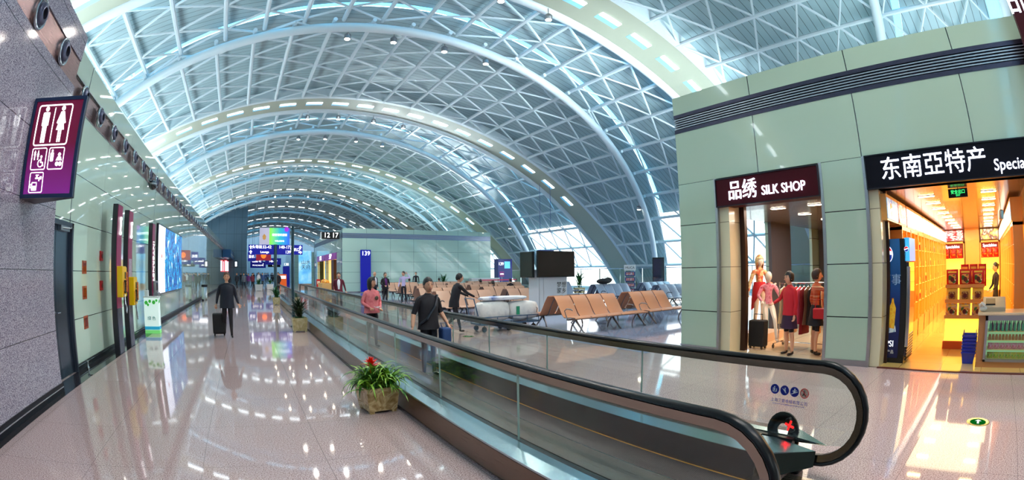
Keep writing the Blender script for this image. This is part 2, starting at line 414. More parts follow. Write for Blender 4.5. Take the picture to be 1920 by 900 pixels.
# far shop block, its broad face towards us
fb=MB().box(BX,40.7,.1,22.6,41.0,4.62).box(BX,40.7,5.05,22.6,41,5.46); struct(fb.build('wall_gate_block',M_blkf))
fs_=MB()
for a,b in [(41,43.3),(49.4,50.0),(55.6,58.5)]: fs_.box(BX,a,.1,BX+.3,b,3.49)
fs_.box(BX,41,3.49,BX+.3,58.5,4.62).box(BX,41,5.05,BX+.3,58.5,5.46)
struct(fs_.build('wall_gate_block_side',panelled('pale_green_panel_side',(160,182,170),[(2,[.83,1.72,2.61,3.49],.012),(1,('p',2.2,41),.012)],rough=.12,coat=.7,jcol=(60,80,84),var=3)))
b2=MB(); b2.mt(0).box(BX+.02,40.72,4.62,22.58,41,5.05).box(BX+.02,41,4.62,BX+.3,58.5,5.05)
for i in range(4):
    z=4.70+i*.085; b2.mt(1).box(BX-.01,40.66,z,22.6,40.72,z+.03).box(BX-.01,40.66,z,BX+.02,58.5,z+.03)
struct(b2.build('trim_gate_block_band',[brushed('blue_grey_band',(110,130,160),.3),M_alu]))
struct(MB().box(22.3,41,0,22.6,58.5,5.46).box(BX,58.2,0,22.6,58.5,5.46).box(BX+.3,41,5.0,22.3,58.2,5.2).build('wall_gate_block_back',M_blk))
struct(MB().box(BX+.01,40.68,0,22.6,40.75,.1).build('baseboard_gate_block',M_alu))
# a further block down the hall
struct(MB().box(BX,84,0,21,84.3,5.2).box(BX,84.3,0,BX+.3,104,5.2).box(20.7,84,0,21,104,5.2).build('wall_far_block',M_blkf))
# ================================================================== ROOF VAULT
VC=(6.33,-15.86); R0=27.93; YA=28.5; DY=16.3
def V(a,y,dR=0.0):
    t=a/R0; R=R0+dR
    return Vector((VC[0]+R*math.sin(t),y,VC[1]+R*math.cos(t)))
def y_tube(k,a,dR=0.0):
    z=V(a,0,dR).z; return 24.4-.66*(z-1.7)+k*DY
def y_slot(k,a):
    p=V(a,0,.52); return 24.4-.66*(p.z-1.7)+max(-.4,min(.5,.35-.07*(p.x+4)))+k*DY
KS=range(-2,8)
AG=20.15     # the vault is glazed below this arc on the near side of each bay
arcs=[-24,-22,-20,-18.5,-17,-15.6,-13.9,-12.2,-10.5,-8.82,-7.14,-5.46,-3.79,-2.12,-.4,1.35,3.15,4.95,6.75,8.55,10.3,12.1,14,16,18.05,20.15,22.3,24.5,27.0]
dk=MB()
def ribbon(mb,lo,hi,aa,dR):
    vs=[];fs=[]
    for i,a in enumerate(aa): vs+=[V(a,lo(a),dR),V(a,hi(a),dR)]
    for i in range(len(aa)-1): fs.append((2*i,2*i+2,2*i+3,2*i+1))
    mb.add(vs,fs)
fine=[-24+i*51/68 for i in range(69)]
fineU=sorted(set([a for a in fine if a<AG]+[AG])); fineL=sorted(set([a for a in fine if a>AG]+[AG]))
slot=MB(); glz=MB()
for k in KS:
    ylo=YA+(k-1)*DY+2.0; yhi=YA+k*DY-1.0
    ribbon(dk,lambda a:ylo,lambda a:y_slot(k,a)-.17,fineU,.52)
    ribbon(dk,lambda a:min(y_slot(k,a)+.17,yhi),lambda a:yhi,fine,.52)
    ribbon(slot,lambda a:y_slot(k,a)-.17,lambda a:y_slot(k,a)+.17,fineU,.56)
    ribbon(slot,lambda a:ylo-.75,lambda a:ylo,fineU,.56); ribbon(dk,lambda a:ylo-1.0,lambda a:ylo-.75,fineU,.56)
    ribbon(glz,lambda a:ylo-1.0,lambda a:y_slot(k,a)+.17,fineL,.45)
ceil=struct(dk.build('ceiling',M_deck,smooth=True))
o=slot.build('rooflight_strip',M_sky_strip,ceil)
struct(glz.build('window_1',M_glz))
# purlins: one long pipe per line, stepped where the roof shells meet at each leaning tube
for i,a in enumerate(arcs[3:-1]):
    m=MB(); aN=a+(.42 if -9<a<4 else .1)
    for k in KS:
        y0=YA+(k-1)*DY+.9; yt=y_tube(k,a); y1=YA+k*DY-1.1
        m.tube([V(aN,y0,.18),V(aN,yt+.25,.18)],.1,8)
        m.tube([V(a,yt-.1,.02),V(a,y1,.02)],.095,8)
    m.build('purlin',M_steel,ceil,smooth=True,kind='structure')
# triangular bracing between the purlins
for k in KS:
    m=MB(); A=arcs[3:-1]
    n=5 if k<3 else 4
    for i in range(len(A)-1):
        a,b=A[i],A[i+1]
        for seg in (0,1):
            sh=lambda q:(q+(.42 if -9<q<4 else .1)) if seg==0 else q
            dR=.18 if seg==0 else .02
            base=YA+k*DY-1.2
            for j in range(0,9):
                ya=base-1.9*(j+(i%2)*.5); 
                for yb in (base-1.9*(j+((i+1)%2)*.5), base-1.9*(j+((i+1)%2)*.5+(1 if i%2 else -1))):
                    lo=YA+(k-1)*DY+1.0; hi=YA+k*DY-1.0
                    yta,ytb=y_tube(k,a),y_tube(k,b)
                    if not(lo<=ya<=hi and lo<=yb<=hi): continue
                    if seg==0 and (ya>yta+.6 or yb>ytb+.6): continue
                    if seg==1 and (ya<yta-.4 or yb<ytb-.4): continue
                    m.tube([V(sh(a),ya,dR),V(sh(b),yb,dR)],.052 if b<AG+.5 else .07,n,caps=False)
    m.build('bracing',M_steel,ceil,smooth=True,kind='stuff')
# arches with lamps in the soffit, and the leaning tube arches
LA=[-16.8,-15.0,-13.17,-11.33,-9.62,-7.95,-6.27,-4.57,-2.87,-1.19,.48,2.18,3.91,5.71,7.45,9.26,11.16,13.09,15.08,17.16]
fa2=[-24+i*51/50 for i in range(51)]
ordn=['nearest overhead','second','third','fourth','fifth','sixth','seventh','eighth','ninth','tenth']
for k in range(-2,7):
    Y=YA+k*DY
    m=MB()
    for a0,a1 in zip(fa2[:-1],fa2[1:]):
        pass
    def strip_(mb,y0,y1,r0,r1):
        vs=[];fs=[]
        for a in fa2: vs+=[V(a,y0,r0),V(a,y1,r0),V(a,y1,r1),V(a,y0,r1)]
        for i in range(len(fa2)-1):
            for j in range(4): fs.append((4*i+j,4*i+4+j,4*i+4+(j+1)%4,4*i+(j+1)%4))
        fs+=[(0,1,2,3),tuple(4*(len(fa2)-1)+j for j in (3,2,1,0))]
        mb.add(vs,fs)
    m.mt(0); strip_(m,Y-1.1,Y+1.05,-.02,.62)
    m.mt(1); strip_(m,Y-1.35,Y-1.05,-.05,.5)
    ar=struct(m.build('arch_beam',[M_olive,M_steel],smooth=False))
    t=MB().tube([V(a,Y+1.28,.02) for a in fa2],.23,12); t.build('edge_pipe',M_steel,ar,smooth=True)
    for a in LA:
        Q=MB(); n=6
        def pan(y0,y1,d0,mi,da=.52):
            Q.mt(mi); aa=[a-da+2*da*i/4 for i in range(5)]
            vs=[];fs=[]
            for q in aa: vs+=[V(q,y0,-.03),V(q,y1,-.03),V(q,y1,d0),V(q,y0,d0)]
            for i in range(4):
                for j in range(4): fs.append((4*i+j,4*i+4+j,4*i+4+(j+1)%4,4*i+(j+1)%4))
            fs+=[(0,1,2,3),(19,18,17,16)]; Q.add(vs,fs)
        pan(Y-.24,Y-.02,-.05,0,.50); pan(Y-.02,Y+.26,-.04,1,.54)
        Q.build('soffit_lamp',[M_lamp,M_slot],ar)
for k in range(-1,8):
    m=MB().tube([V(a,y_tube(k,a,-.25),-.25) for a in fa2],.2,12)
    struct(m.build('tube_arch_beam',M_steel,smooth=True))
# outer plinth of the glazing
struct(MB().box(29.1,-22,0,29.5,170,.25).build('trim_plinth',M_white))
# ================================================================== THINGS ON AND ALONG THE LEFT WALL
M_mag=mat('magenta_sign_face',(110,16,62),.3,emit=.3,ecol=(120,16,68))
def magenta_grad():
    m,nt,b=bsdf('magenta_lightbox'); tc,s=objxyz(nt)
    r=N(nt,'ShaderNodeValToRGB'); e=r.color_ramp.elements; e[0].position=.0; e[0].color=C(110,30,120); e[1].position=.55; e[1].color=C(88,8,44)
    mr=N(nt,'ShaderNodeMapRange'); mr.inputs['From Min'].default_value=2.5; mr.inputs['From Max'].default_value=3.7
    nt.links.new(s.outputs[2],mr.inputs['Value']); nt.links.new(mr.outputs[0],r.inputs[0])
    nt.links.new(r.outputs[0],b.inputs['Base Color']); nt.links.new(r.outputs[0],b.inputs['Emission Color']); b.inputs['Emission Strength'].default_value=.65; b.inputs['Roughness'].default_value=.2
    return m
M_magL=magenta_grad()
M_glow=mat('lit_white_lettering',(255,255,255),.4,emit=1.6)
M_sframe=mat('blue_grey_sign_frame',(52,70,104),.3,metal=.7)
# --- restroom sign: wedge-shaped light box standing out from the granite
y0=5.57; xl,xr=-3.25,-2.37; z0,z1=2.52,3.72
sg=thing('restroom_sign','magenta light box sign with white man and woman pictograms projecting from the granite wall','sign',(xl,y0,z0))
MB().add([(xl,y0,z0),(xr,y0,z0),(xr,y0+.05,z0),(xl,y0+.5,z0),(xl,y0,z1),(xr,y0,z1),(xr,y0+.05,z1),(xl,y0+.5,z1)],[(0,1,2,3),(4,7,6,5),(0,4,5,1),(1,5,6,2),(2,6,7,3),(3,7,4,0)]).build('sign_box',mat('dark_sign_casing',(30,28,42),.4),sg,world=True)
F=face_my(0,y0,0)
fr=MB(F); frame2d(fr,xl+.01,z0,xr,z1,.01,.045,.03,Matrix()); fr.build('sign_frame',M_sframe,sg,world=True)
MB(F).box(xl+.05,z0+.04,.002,xr-.04,z1-.04,.012).build('sign_face',M_magL,sg,world=True)
def pict(name,fn,cx,cy,s):
    m=MB(F@Matrix.Translation((cx,cy,.013))@Matrix.Scale(s,4)); fn(m); m.build(name,M_glow,sg,world=True)
def man(m,x=0,y=0,k=1):
    T=Matrix.Translation((x,y,0))@Matrix.Scale(k,4)
    m.prism(circ(.065,14,0,.42),.006,T)
    m.prism(rrect(-.12,-.02,-.075,.33,.02),.006,T); m.prism(rrect(.075,-.02,.12,.33,.02),.006,T)
    m.prism(rrect(-.1,.05,.1,.335,.03),.006,T); m.prism([(-.075,-.45),(-.012,-.45),(-.008,.06),(-.08,.06)],.006,T); m.prism([(.075,-.45),(.012,-.45),(.008,.06),(.08,.06)],.006,T)
def woman(m,x=0,y=0,k=1):
    T=Matrix.Translation((x,y,0))@Matrix.Scale(k,4)
    m.prism(circ(.065,14,0,.42),.006,T)
    m.prism([(-.06,.335),(.06,.335),(.07,.12),(.14,-.14),(-.14,-.14),(-.07,.12)],.006,T)
    m.prism([(-.06,.33),(-.03,.28),(-.12,.02),(-.16,.04)],.006,T); m.prism([(.06,.33),(.03,.28),(.12,.02),(.16,.04)],.006,T)
    m.prism([(-.06,-.45),(-.012,-.45),(-.012,-.1),(-.06,-.1)],.006,T); m.prism([(.06,-.45),(.012,-.45),(.012,-.1),(.06,-.1)],.006,T)
def big(m):
    frame2d(m,-.285,-.25,.285,.25,.04,.016,.006,Matrix()); m.box(-.006,-.21,0,.006,.21,.006); man(m,-.135,0,.47); woman(m,.135,0,.47)
cxm=(xl+xr)/2
pict('restroom_pictogram',big,xl+.40,z0+.86,1.0)
def wheel(m):
    frame2d(m,-.145,-.15,.145,.15,.03,.012,.006,Matrix()); man(m,-.085,.05,.14); woman(m,-.02,.05,.14)
    m.prism(circ(.018,10,.05,.03),.006); m.tube([(.05,.005,.003),(.05,-.05,.003),(.085,-.05,.003),(.1,-.1,.003)],.011,6)
    m.tube([(.045+.05*math.cos(t),-.06+.05*math.sin(t),.003) for t in [PI*.6+i*PI*1.3/8 for i in range(9)]],.007,6)
def baby(m):
    frame2d(m,-.145,-.15,.145,.15,.03,.012,.006,Matrix()); m.prism(rrect(-.11,-.04,-.05,.08,.015),.006); m.prism(rrect(-.095,.085,-.065,.12,.01),.006)
    for i in range(4): m.box(-.11,-.03+.028*i,.006,-.085,-.022+.028*i,.008)
    m.prism(circ(.026,12,.06,.05),.006); m.prism([(.03,.02),(.09,.02),(.115,-.03),(.005,-.03)],.006); m.prism(circ(.03,12,.03,-.075),.006); m.prism(circ(.03,12,.09,-.075),.006)
def tap(m):
    frame2d(m,-.145,-.15,.145,.15,.03,.012,.006,Matrix()); m.tube([(-.02,.06,.003),(.06,.06,.003),(.06,.02,.003)],.012,6); m.box(-.005,.06,0,.02,.1,.006); m.box(.03-.05,.1,0,.045,.112,.006); m.box(.07,.045,0,.11,.085,.006)
    frame2d(m,-.09,-.115,.02,.005,.01,.012,.006,Matrix()); frame2d(m,-.125,-.08,-.085,-.02,.01,.01,.006,Matrix()); m.box(-.07,-.1,0,0,-.05,.006)
pict('wheelchair_pictogram',wheel,xl+.255,z0+.455,.87); pict('nursery_pictogram',baby,xl+.545,z0+.455,.87); pict('drinking_water_pictogram',tap,xl+.26,z0+.18,.80)

# --- round air nozzles in the bronze band
def nozzle(x,y,z,label):
    t=thing('air_nozzle',label,'air vent',(x,y,z))
    Mz=Matrix.Rotation(PI/2,3,'Y')
    MB().lathe([(.185,-.02),(.197,.02),(.188,.045),(.175,.05),(.15,.03),(.145,-.01)],(0,0,0),24,Mz).build('rim',M_ss,t,smooth=True)
    MB().lathe([(.15,.02),(.14,.07),(.10,.10),(.075,.10),(.07,.05)],(0,0,0),20,Mz).build('nozzle_ring',mat('nozzle_grey',(92,92,112),.3,metal=.8),t,smooth=True)
    MB().lathe([(.0,.052),(.073,.052)],(0,0,0),16,Mz).build('opening',M_black,t)
    return t
n0=nozzle(-3.25,4.93,4.56,"round air nozzle nearest the camera, in the band above the granite wall")
ys=[6.06]+[8.0+1.17*i for i in range(52)]
words_=['round air nozzle at the end of the granite wall, just before the glass wall starts']
for i,y in enumerate(ys):
    if i==0: dup(n0,(-3.25,y,4.56),0,words_[0])
    elif i==1: dup(n0,(-3.5,y,4.58),0,'first round air nozzle of the glass wall, half hidden by the restroom sign')
    elif i<6: dup(n0,(-3.5,y,4.58),0,['','','second','third','fourth','fifth'][i]+' round air nozzle along the glass wall beyond the restroom sign')
    else: dup(n0,(-3.5,y,4.58),0,'small round air nozzle in the long row far along the bronze band','round air nozzles far along the band')

# --- copper fittings and fire call points on the glass wall
M_cop=blotch('copper_plate',[(120,52,30),(190,96,60),(90,36,26)],9,.25)
k=0
for y,z0,z1,l in ((9.2,1.66,1.90,'topmost of the three square copper plates on the glass wall beside the steel door'),(9.2,1.20,1.44,'middle one of the three square copper plates on the glass wall beside the steel door'),(9.2,.66,.90,'lowest of the three square copper plates, near the floor beside the steel door')):
    t=thing('copper_wall_plate',l,'wall plate',(WX,y,z0)); MB().box(WX-.002,y-.13,z0,WX+.012,y+.13,z1).build('plate_rim',M_cop,t,world=True,bevel=.003); MB().box(WX+.01,y-.09,z0+.04,WX+.015,y+.09,z1-.04).build('plate_face',mat('copper_glow',(176,60,40),.15,metal=.8),t,world=True)
for z,l in ((2.02,'upper red fire call point on the glass wall left of the first payphone column'),(1.42,'lower red fire alarm fitting on the glass wall left of the first payphone column')):
    t=thing('fire_call_point',l,'fire alarm',(WX,10.35,z)); MB().box(WX,10.26,z-.1,WX+.04,10.44,z+.1).build('call_box',mat('signal_red',(180,24,30),.35),t,world=True,bevel=.008); MB().lathe([(.05,0),(.05,.012),(0,.014)],(WX+.04,10.35,z),14,Matrix.Rotation(PI/2,3,'Y')).build('alarm_button',mat('dull_red',(110,18,24),.3),t,world=True)

# --- payphone columns
M_yel=mat('yellow_phone_shell',(255,204,0),.3,coat=.3)
M_colside=mat('column_dark_side',(34,34,44),.3,coat=.3)
def handset(m,x,y,z,s=1.0):
    # receiver in the plane of the face (normal +x), upright
    pts=[(x,y+.05*s*math.cos(t)-.03*s,z+.17*s*math.sin(t)) for t in [-1.15+2.3*i/8 for i in range(9)]]
    m.tube(pts,[.03*s,.035*s,.02*s,.018*s,.018*s,.018*s,.02*s,.035*s,.03*s],8,flat=(1,1))
def column(y,top,label,sym):
    t=thing('payphone_column',label,'telephone stand',(-3.3,y,0))
    MB().box(-3.29,y-.22,0,-3.16,y+.22,top).build('column_body',M_colside,t,world=True,bevel=.008)
    MB().box(-3.16,y-.2,.95 if sym!='net' else .7,-3.148,y+.2,top-.02).build('column_face',M_mag,t,world=True)
    MB().box(-3.165,y-.2,0,-3.15,y+.2,.95 if sym!='net' else .7).build('plinth_face',mat('plinth_blue_grey',(44,56,82),.25,coat=.4),t,world=True)
    return t
def phone(y,z,label,t):
    p=thing('payphone',label,'payphone',(-3.15,y,z))
    MB().box(-3.146,y-.2,z-.32,-3.0,y+.12,z+.32).add([(-3.146,y+.12,z-.32),(-3.146,y+.3,z-.3),(-3.03,y+.3,z-.3),(-3.0,y+.12,z-.32),(-3.146,y+.12,z+.32),(-3.146,y+.3,z+.3),(-3.03,y+.3,z+.3),(-3.0,y+.12,z+.32)],[(0,1,2,3),(4,7,6,5),(1,5,6,2),(2,6,7,3),(0,4,5,1)]).build('phone_shell',M_yel,p,world=True,bevel=.012)
    MB().box(-3.0,y-.17,z-.26,-2.992,y-.03,z-.0).build('handset_cradle',mat('yellow_dark',(214,150,8),.4),p,world=True)
    m=MB(); handset(m,-2.965,y-.08,z-.1,.85); m.build('handset',M_black,p,smooth=True,world=True)
    m=MB().box(-3.0,y+.0,z+.06,-2.99,y+.1,z+.2); m.build('display',mat('phone_display',(40,60,40),.2),p,world=True)
    m=MB()
    for i in range(4):
        for j in range(3): m.box(-3.0,y+.0+.035*j,z-.22+.05*i,-2.988,y+.025+.035*j,z-.185+.05*i)
    m.build('key_pad',mat('key_grey',(70,60,50),.4),p,world=True)
    MB().box(-3.02,y+.18,z-.22,-2.99,y+.27,z+.2).build('instruction_card',blotch('card_print',[(60,110,50),(200,60,30),(230,190,60)],30,.5),p,world=True)
    pts=[(-2.98,y-.08,z-.26),(-2.97,y-.1,z-.5),(-2.98,y-.02,z-.62),(-3.0,y+.1,z-.66),(-3.0,y+.14,z-.55),(-3.05,y+.1,z-.32)]
    cs=[]
    for i in range(len(pts)-1):
        for j in range(6): cs.append(Vector(pts[i]).lerp(Vector(pts[i+1]),j/6))
    MB().tube(cs,.011,6).build('steel_cord',M_ss,p,smooth=True,world=True)
c1=column(10.62,3.1,'first payphone column from the camera, magenta face with white handset symbol','ph'); m=MB(); handset(m,-3.135,10.64,2.66,1.15); m.build('handset_symbol',M_glow,c1,world=True)
c2=column(11.7,3.1,'second payphone column from the camera, with a pale notice under the handset symbol','ph'); m=MB(); handset(m,-3.135,11.72,2.66,1.15); m.build('handset_symbol',M_glow,c2,world=True)
MB().box(-3.148,11.55,1.45,-3.14,11.85,2.0).build('notice',blotch('notice_print',[(220,214,220),(150,130,160),(230,226,230)],40,.5),c2,world=True)
phone(10.62,1.5,'yellow payphone on the first column, the one nearer the steel door',c1); phone(11.72,1.27,'yellow payphone hung lower, on the second column',c2)
c3=column(14.75,3.1,'third magenta column with white vertical INTERNET lettering behind the counter box','net')
textmesh('vertical_lettering','INTERNET',.26,face_px(-3.14,14.73,2.0)@Matrix.Rotation(-PI/2,4,'Z'),M_glow,c3)
t=thing('internet_terminal','small grey internet terminal with keypad mounted on the third magenta column','terminal',(-3.15,14.8,1.1))
MB().box(-3.146,14.6,1.0,-2.98,15.0,1.12).box(-3.146,14.62,1.12,-3.05,14.98,1.45).build('terminal_shell',M_alu,t,world=True,bevel=.01); MB().box(-3.05,14.66,1.18,-3.045,14.94,1.4).build('screen',mat('dark_screen',(16,22,34),.1),t,world=True)
# --- large lit picture
t=thing('advertising_lightbox','large wall light box with blue flower picture and a white strip at one side','light box',(WX,20,2.1))
y0,y1,z0,z1=17.05,23.2,.95,3.34
MB().box(WX,y0,z0,WX+.09,y1,z1).build('box_casing',M_dark,t,world=True)
MB().box(WX+.088,y0+.04,z0+.04,WX+.1,18.45,z1-.04).build('white_panel',mat('lit_white_panel',(236,240,255),.3,emit=1.15,ecol=(225,235,255)),t,world=True)
MB().box(WX+.088,18.47,z0+.04,WX+.1,y1-.04,z1-.04).build('flower_picture',blotch('blue_flower_print',[(2,14,60),(4,50,130),(10,110,180),(3,34,100),(30,150,200),(4,60,140),(140,220,230),(250,252,255)],2.2,.2,emit=.9,detail=8,dist=.5),t,world=True)
MB().tube([(WX+.101,17.7,2.2),(WX+.101,17.7,2.32)],.03,6).tube([(WX+.101,17.6,2.14),(WX+.101,17.8,2.14)],.012,6).build('panel_emblem',mat('orange_emblem',(200,90,60),.4),t,world=True)
# --- small promotion counter
t=thing('promotion_counter','small white and green promotion counter standing on the black floor border','counter',(-3.0,14.35,0))
gx0,gx1,gy0,gy1=-3.36,-2.88,14.12,14.42
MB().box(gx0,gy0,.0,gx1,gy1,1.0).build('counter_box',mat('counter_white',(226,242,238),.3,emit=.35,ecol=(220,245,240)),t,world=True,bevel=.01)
MB().box(gx0-.02,gy0-.02,1.0,gx1+.02,gy1+.02,1.03).build('counter_top',M_white,t,world=True)
m=MB()
for (a,b,c) in ((gx0+.08,.86,.06),(gx0+.2,.9,.05),(gx0+.33,.87,.06),(gx0+.42,.92,.04),(gx0+.14,.8,.04)): m.prism(circ(c,6),.004,face_my(a,gy0-.002,b))
for (a,b,c) in ((gy0+.07,.88,.05),(gy0+.2,.9,.06)): m.prism(circ(c,6),.004,face_px(gx1+.001,a,b))
m.build('leaf_print',mat('leaf_green',(60,170,60),.4,emit=.3),t,world=True)
m=MB().box(gx0,gy0-.004,.11,gx1,gy0,.2).box(gx1,gy0,.11,gx1+.004,gy1,.2); m.build('blue_stripe',mat('stripe_cyan',(40,160,200),.4,emit=.35),t,world=True)
m=MB().box(gx0,gy0-.004,0.0,gx1,gy0,.1).box(gx1,gy0,0.0,gx1+.004,gy1,.1); m.build('green_stripe',mat('stripe_green',(120,214,120),.4,emit=.35),t,world=True)
textmesh('counter_lettering','绿 色',.12,face_my((gx0+gx1)/2,gy0-.004,.42),mat('print_blue_green',(30,120,130),.4),t)
t=thing('white_dispenser','small white dispenser standing on the promotion counter','dispenser',(-3.28,14.25,1.03)); MB().box(-3.34,14.18,1.03,-3.22,14.32,1.2).build('dispenser_body',M_white,t,world=True,bevel=.015); MB().lathe([(.03,0),(.03,.03),(0,.03)],(-3.28,14.25,1.2),12).build('dispenser_cap',M_alu,t,world=True)
# --- camera dome under the band
t=thing('security_camera','round security camera dome hanging under the bronze band above the first payphone','security camera',(-3.38,15.1,4.35)); MB().lathe([(.06,.03),(.15,.0),(.15,-.05)],(0,0,0),20).box(-.2,-.03,.0,0,.03,.03).build('camera_mount',M_alu,t,smooth=True)
MB().ball((0,0,-.06),.15,18,10).build('camera_dome',mat('camera_dome_glass',(30,34,40),.06,coat=1),t,smooth=True)
# --- waste bin beyond the picture
t=thing('waste_bin','slim steel waste bin standing against the left wall beyond the light box','waste bin',(-3.0,30.5,0)); MB().lathe([(.2,0),(.2,.82),(.19,.84)],(0,0,0),20).build('bin_body',M_ss,t,smooth=True); MB().lathe([(.21,.84),(.21,.98),(.0,1.0)],(0,0,0),20).build('bin_lid',M_dark,t,smooth=True)
# --- small door stops / protectors at the foot of the wall
t=thing('door_stop','small steel door stop on the black floor border beside the steel door','door stop',(-3.42,8.75,.004)); MB().lathe([(.03,0),(.03,.03),(.015,.05),(.015,.1),(.028,.11),(.028,.14),(0,.145)],(0,0,0),12).build('stop_post',M_ss,t,smooth=True); MB().tube([(0,0,.12),(.08,.02,.12)],.012,8).build('stop_buffer',M_rub,t)
# ================================================================== MOVING WALKWAY
XN,XF=2.05,3.62; YE,YF=1.35,33.0; RZ,RR=.95,.42
M_bronze=brushed('bronze_cladding',(124,104,92),.3)
M_rail=mat('handrail_rubber',(5,5,8),.3,spec=.25)
M_guide=brushed('handrail_guide',(150,138,128),.22)
M_bgl=glass('balustrade_glass',(242,249,247),.8,1.38)
M_edge=mat('glass_edge_green',(170,196,190),.2)
M_skirt=mat('skirt_panel',(58,62,58),.24,metal=.7)
M_deckss=brushed('balustrade_deck',(176,196,206),.2)
def belt_mat():
    m,nt,b=bsdf('walkway_pallets'); tc,s=objxyz(nt)
    g=periodic(nt,s.outputs[0],.012,0,.0035); n=N(nt,'ShaderNodeTexNoise'); n.inputs['Scale'].default_value=3
    mp=N(nt,'ShaderNodeMapping'); mp.inputs['Scale'].default_value=(3,.6,1); nt.links.new(tc.outputs['Object'],mp.inputs[0]); nt.links.new(mp.outputs[0],n.inputs['Vector'])
    r=N(nt,'ShaderNodeValToRGB'); e=r.color_ramp.elements; e[0].position=.3; e[0].color=C(96,86,86); e[1].position=.7; e[1].color=C(136,122,120); nt.links.new(n.outputs['Fac'],r.inputs[0])
    mx=N(nt,'ShaderNodeMix',data_type='RGBA'); nt.links.new(g,mx.inputs['Factor']); nt.links.new(r.outputs[0],mx.inputs['A']); mx.inputs['B'].default_value=C(44,40,42)
    nt.links.new(mx.outputs['Result'],b.inputs['Base Color']); b.inputs['Metallic'].default_value=.55; b.inputs['Roughness'].default_value=.42; return m
wk=thing('moving_walkway','long moving walkway with glass balustrades and black handrails through the hall','moving walkway',((XN+XF)/2,1,0))
def path(x,off=0.0,y1=YF,ret=True):
    """straight handrail line, down round both newels, back low; returns points and outward normals"""
    P=[];U=[]; R=RR-off; zc=RZ-RR
    if ret: P.append((x,YE+.62,zc-R)); U.append((0,0,-1)); P.append((x,YE+.3,zc-R)); U.append((0,0,-1))
    for i in range(0,15):
        a=-PI/2-PI*i/14; P.append((x,YE+R*math.cos(a),zc+R*math.sin(a))); U.append((0,math.cos(a),math.sin(a)))
    for i in range(1,24): P.append((x,YE+(y1-YE)*i/24,zc+R)); U.append((0,0,1))
    for i in range(0,13):
        a=PI/2-PI*i/12; P.append((x,y1+R*math.cos(a),zc+R*math.sin(a))); U.append((0,math.cos(a),math.sin(a)))
    if ret: P.append((x,y1-.6,zc-R)); U.append((0,0,-1))
    return P,U
for x,lab in ((XN,'near'),(XF,'far')):
    P,U=path(x)
    m=MB(); prof=[(.041*math.cos(t)*(1 if abs(math.cos(t))<.99 else 1),.022*math.sin(t)) for t in [2*PI*i/12 for i in range(12)]]
    m.sweep(P,prof,U); hr=m.build('handrail',M_rail,wk,smooth=True,world=True)
    P2,U2=path(x,.04); m=MB().sweep(P2,[(-.026,-.038),(.026,-.038),(.03,.02),(-.03,.02)],U2); m.build('handrail_guide',M_guide,wk,smooth=True,world=True)
    P3,U3=path(x,.075); m=MB().sweep(P3,[(-.02,-.006),(.02,-.006),(.02,.004),(-.02,.004)],U3); m.build('guide_seal',M_black,wk,world=True)
    # glass panels
    js=[3.27,4.9,6.52,8.15]+[8.15+1.62*i for i in range(1,15)] if lab=='near' else [3.37,5.05,6.6,7.96]+[7.96+1.62*i for i in range(1,15)]
    zc=RZ-RR; R=RR-.08; T=Matrix(((0,0,1,x-.006),(1,0,0,0),(0,1,0,0),(0,0,0,1)))
    poly=[(js[0]-.006,.27)]+[(js[0]-.006,zc+R)]+[(YE+R*math.cos(a),zc+R*math.sin(a)) for a in [PI/2+ (PI*.5+.75)*i/12 for i in range(13)]]+[(YE+.05,.27)]
    MB().prism(poly,.012,T).build('glass_panel',M_bgl,wk,world=True)
    for a,b in zip(js[:-1],js[1:]):
        MB().prism([(a+.006,.27),(b-.006,.27),(b-.006,zc+R),(a+.006,zc+R)],.012,T).build('glass_panel',M_bgl,wk,world=True)
    for j in js: MB().box(x-.0065,j-.0065,.27,x+.0065,j-.0035,zc+R).box(x-.0065,j+.0035,.27,x+.0065,j+.0065,zc+R).build('glass_edge',M_edge,wk,world=True)
    s=1 if lab=='far' else -1   # outward direction
    a0=YE+.02; yb=YF-.1
    m=MB().box(min(x-.03,x+.03),a0+.2,.2,max(x-.03,x+.03),yb,.292); m.build('glass_base_seal',M_black,wk,world=True)
    # outer deck and cladding
    xo=x+s*.255; xi=x+s*.035
    m=MB().prism([(xi,.30),(xi+s*.09,.30),(xo,.285),(xo,.262),(xi,.262)],yb-a0-.25,Matrix(((1,0,0,0),(0,0,1,a0+.25),(0,1,0,0),(0,0,0,1)))); 
    m.add([(xi,a0+.25,.30),(xo,a0+.25,.285),(x+s*.04,a0-.12,.262),(xi,a0+.25,.25),(xo,a0+.25,.25)],[(0,1,2),(3,2,4),(1,4,2),(0,2,3)]); m.build('outer_deck',M_deckss,wk,world=True)
    m=MB().box(min(xo,xo-s*.02),a0+.25,.03,max(xo,xo-s*.02),yb,.268).box(min(xo-s*.03,xo-s*.05),a0+.3,0,max(xo-s*.03,xo-s*.05),yb,.04); m.build('outer_cladding',M_bronze,wk,world=True)
    # inner deck and skirt
    ii=x-s*.035; io=x-s*.385
    m=MB().prism([(ii,.285),(io,.262),(io,.245),(ii,.25)],yb-a0-.35,Matrix(((1,0,0,0),(0,0,1,a0+.35),(0,1,0,0),(0,0,0,1))))
    m.add([(ii,a0+.35,.285),(io,a0+.35,.262),(x-s*.06,a0-.05,.24),(io,a0+.35,.245)],[(0,1,2),(1,3,2)]); m.build('inner_deck',M_deckss if lab=='far' else M_bronze,wk,world=True); MB().box(min(ii,x-s*.17),a0+.5,.27,max(ii,x-s*.17),yb,.296).build('inner_plinth',M_bronze,wk,world=True)
    m=MB().box(min(io,io-s*.012),a0+.35,.012,max(io,io-s*.012),yb,.262); m.add([(io,a0+.35,.012),(io,a0+.35,.262),(x-s*.06,a0-.05,.24),(x-s*.06,a0-.05,.1)],[(0,1,2,3)]); m.build('inner_skirt',M_skirt,wk,world=True)
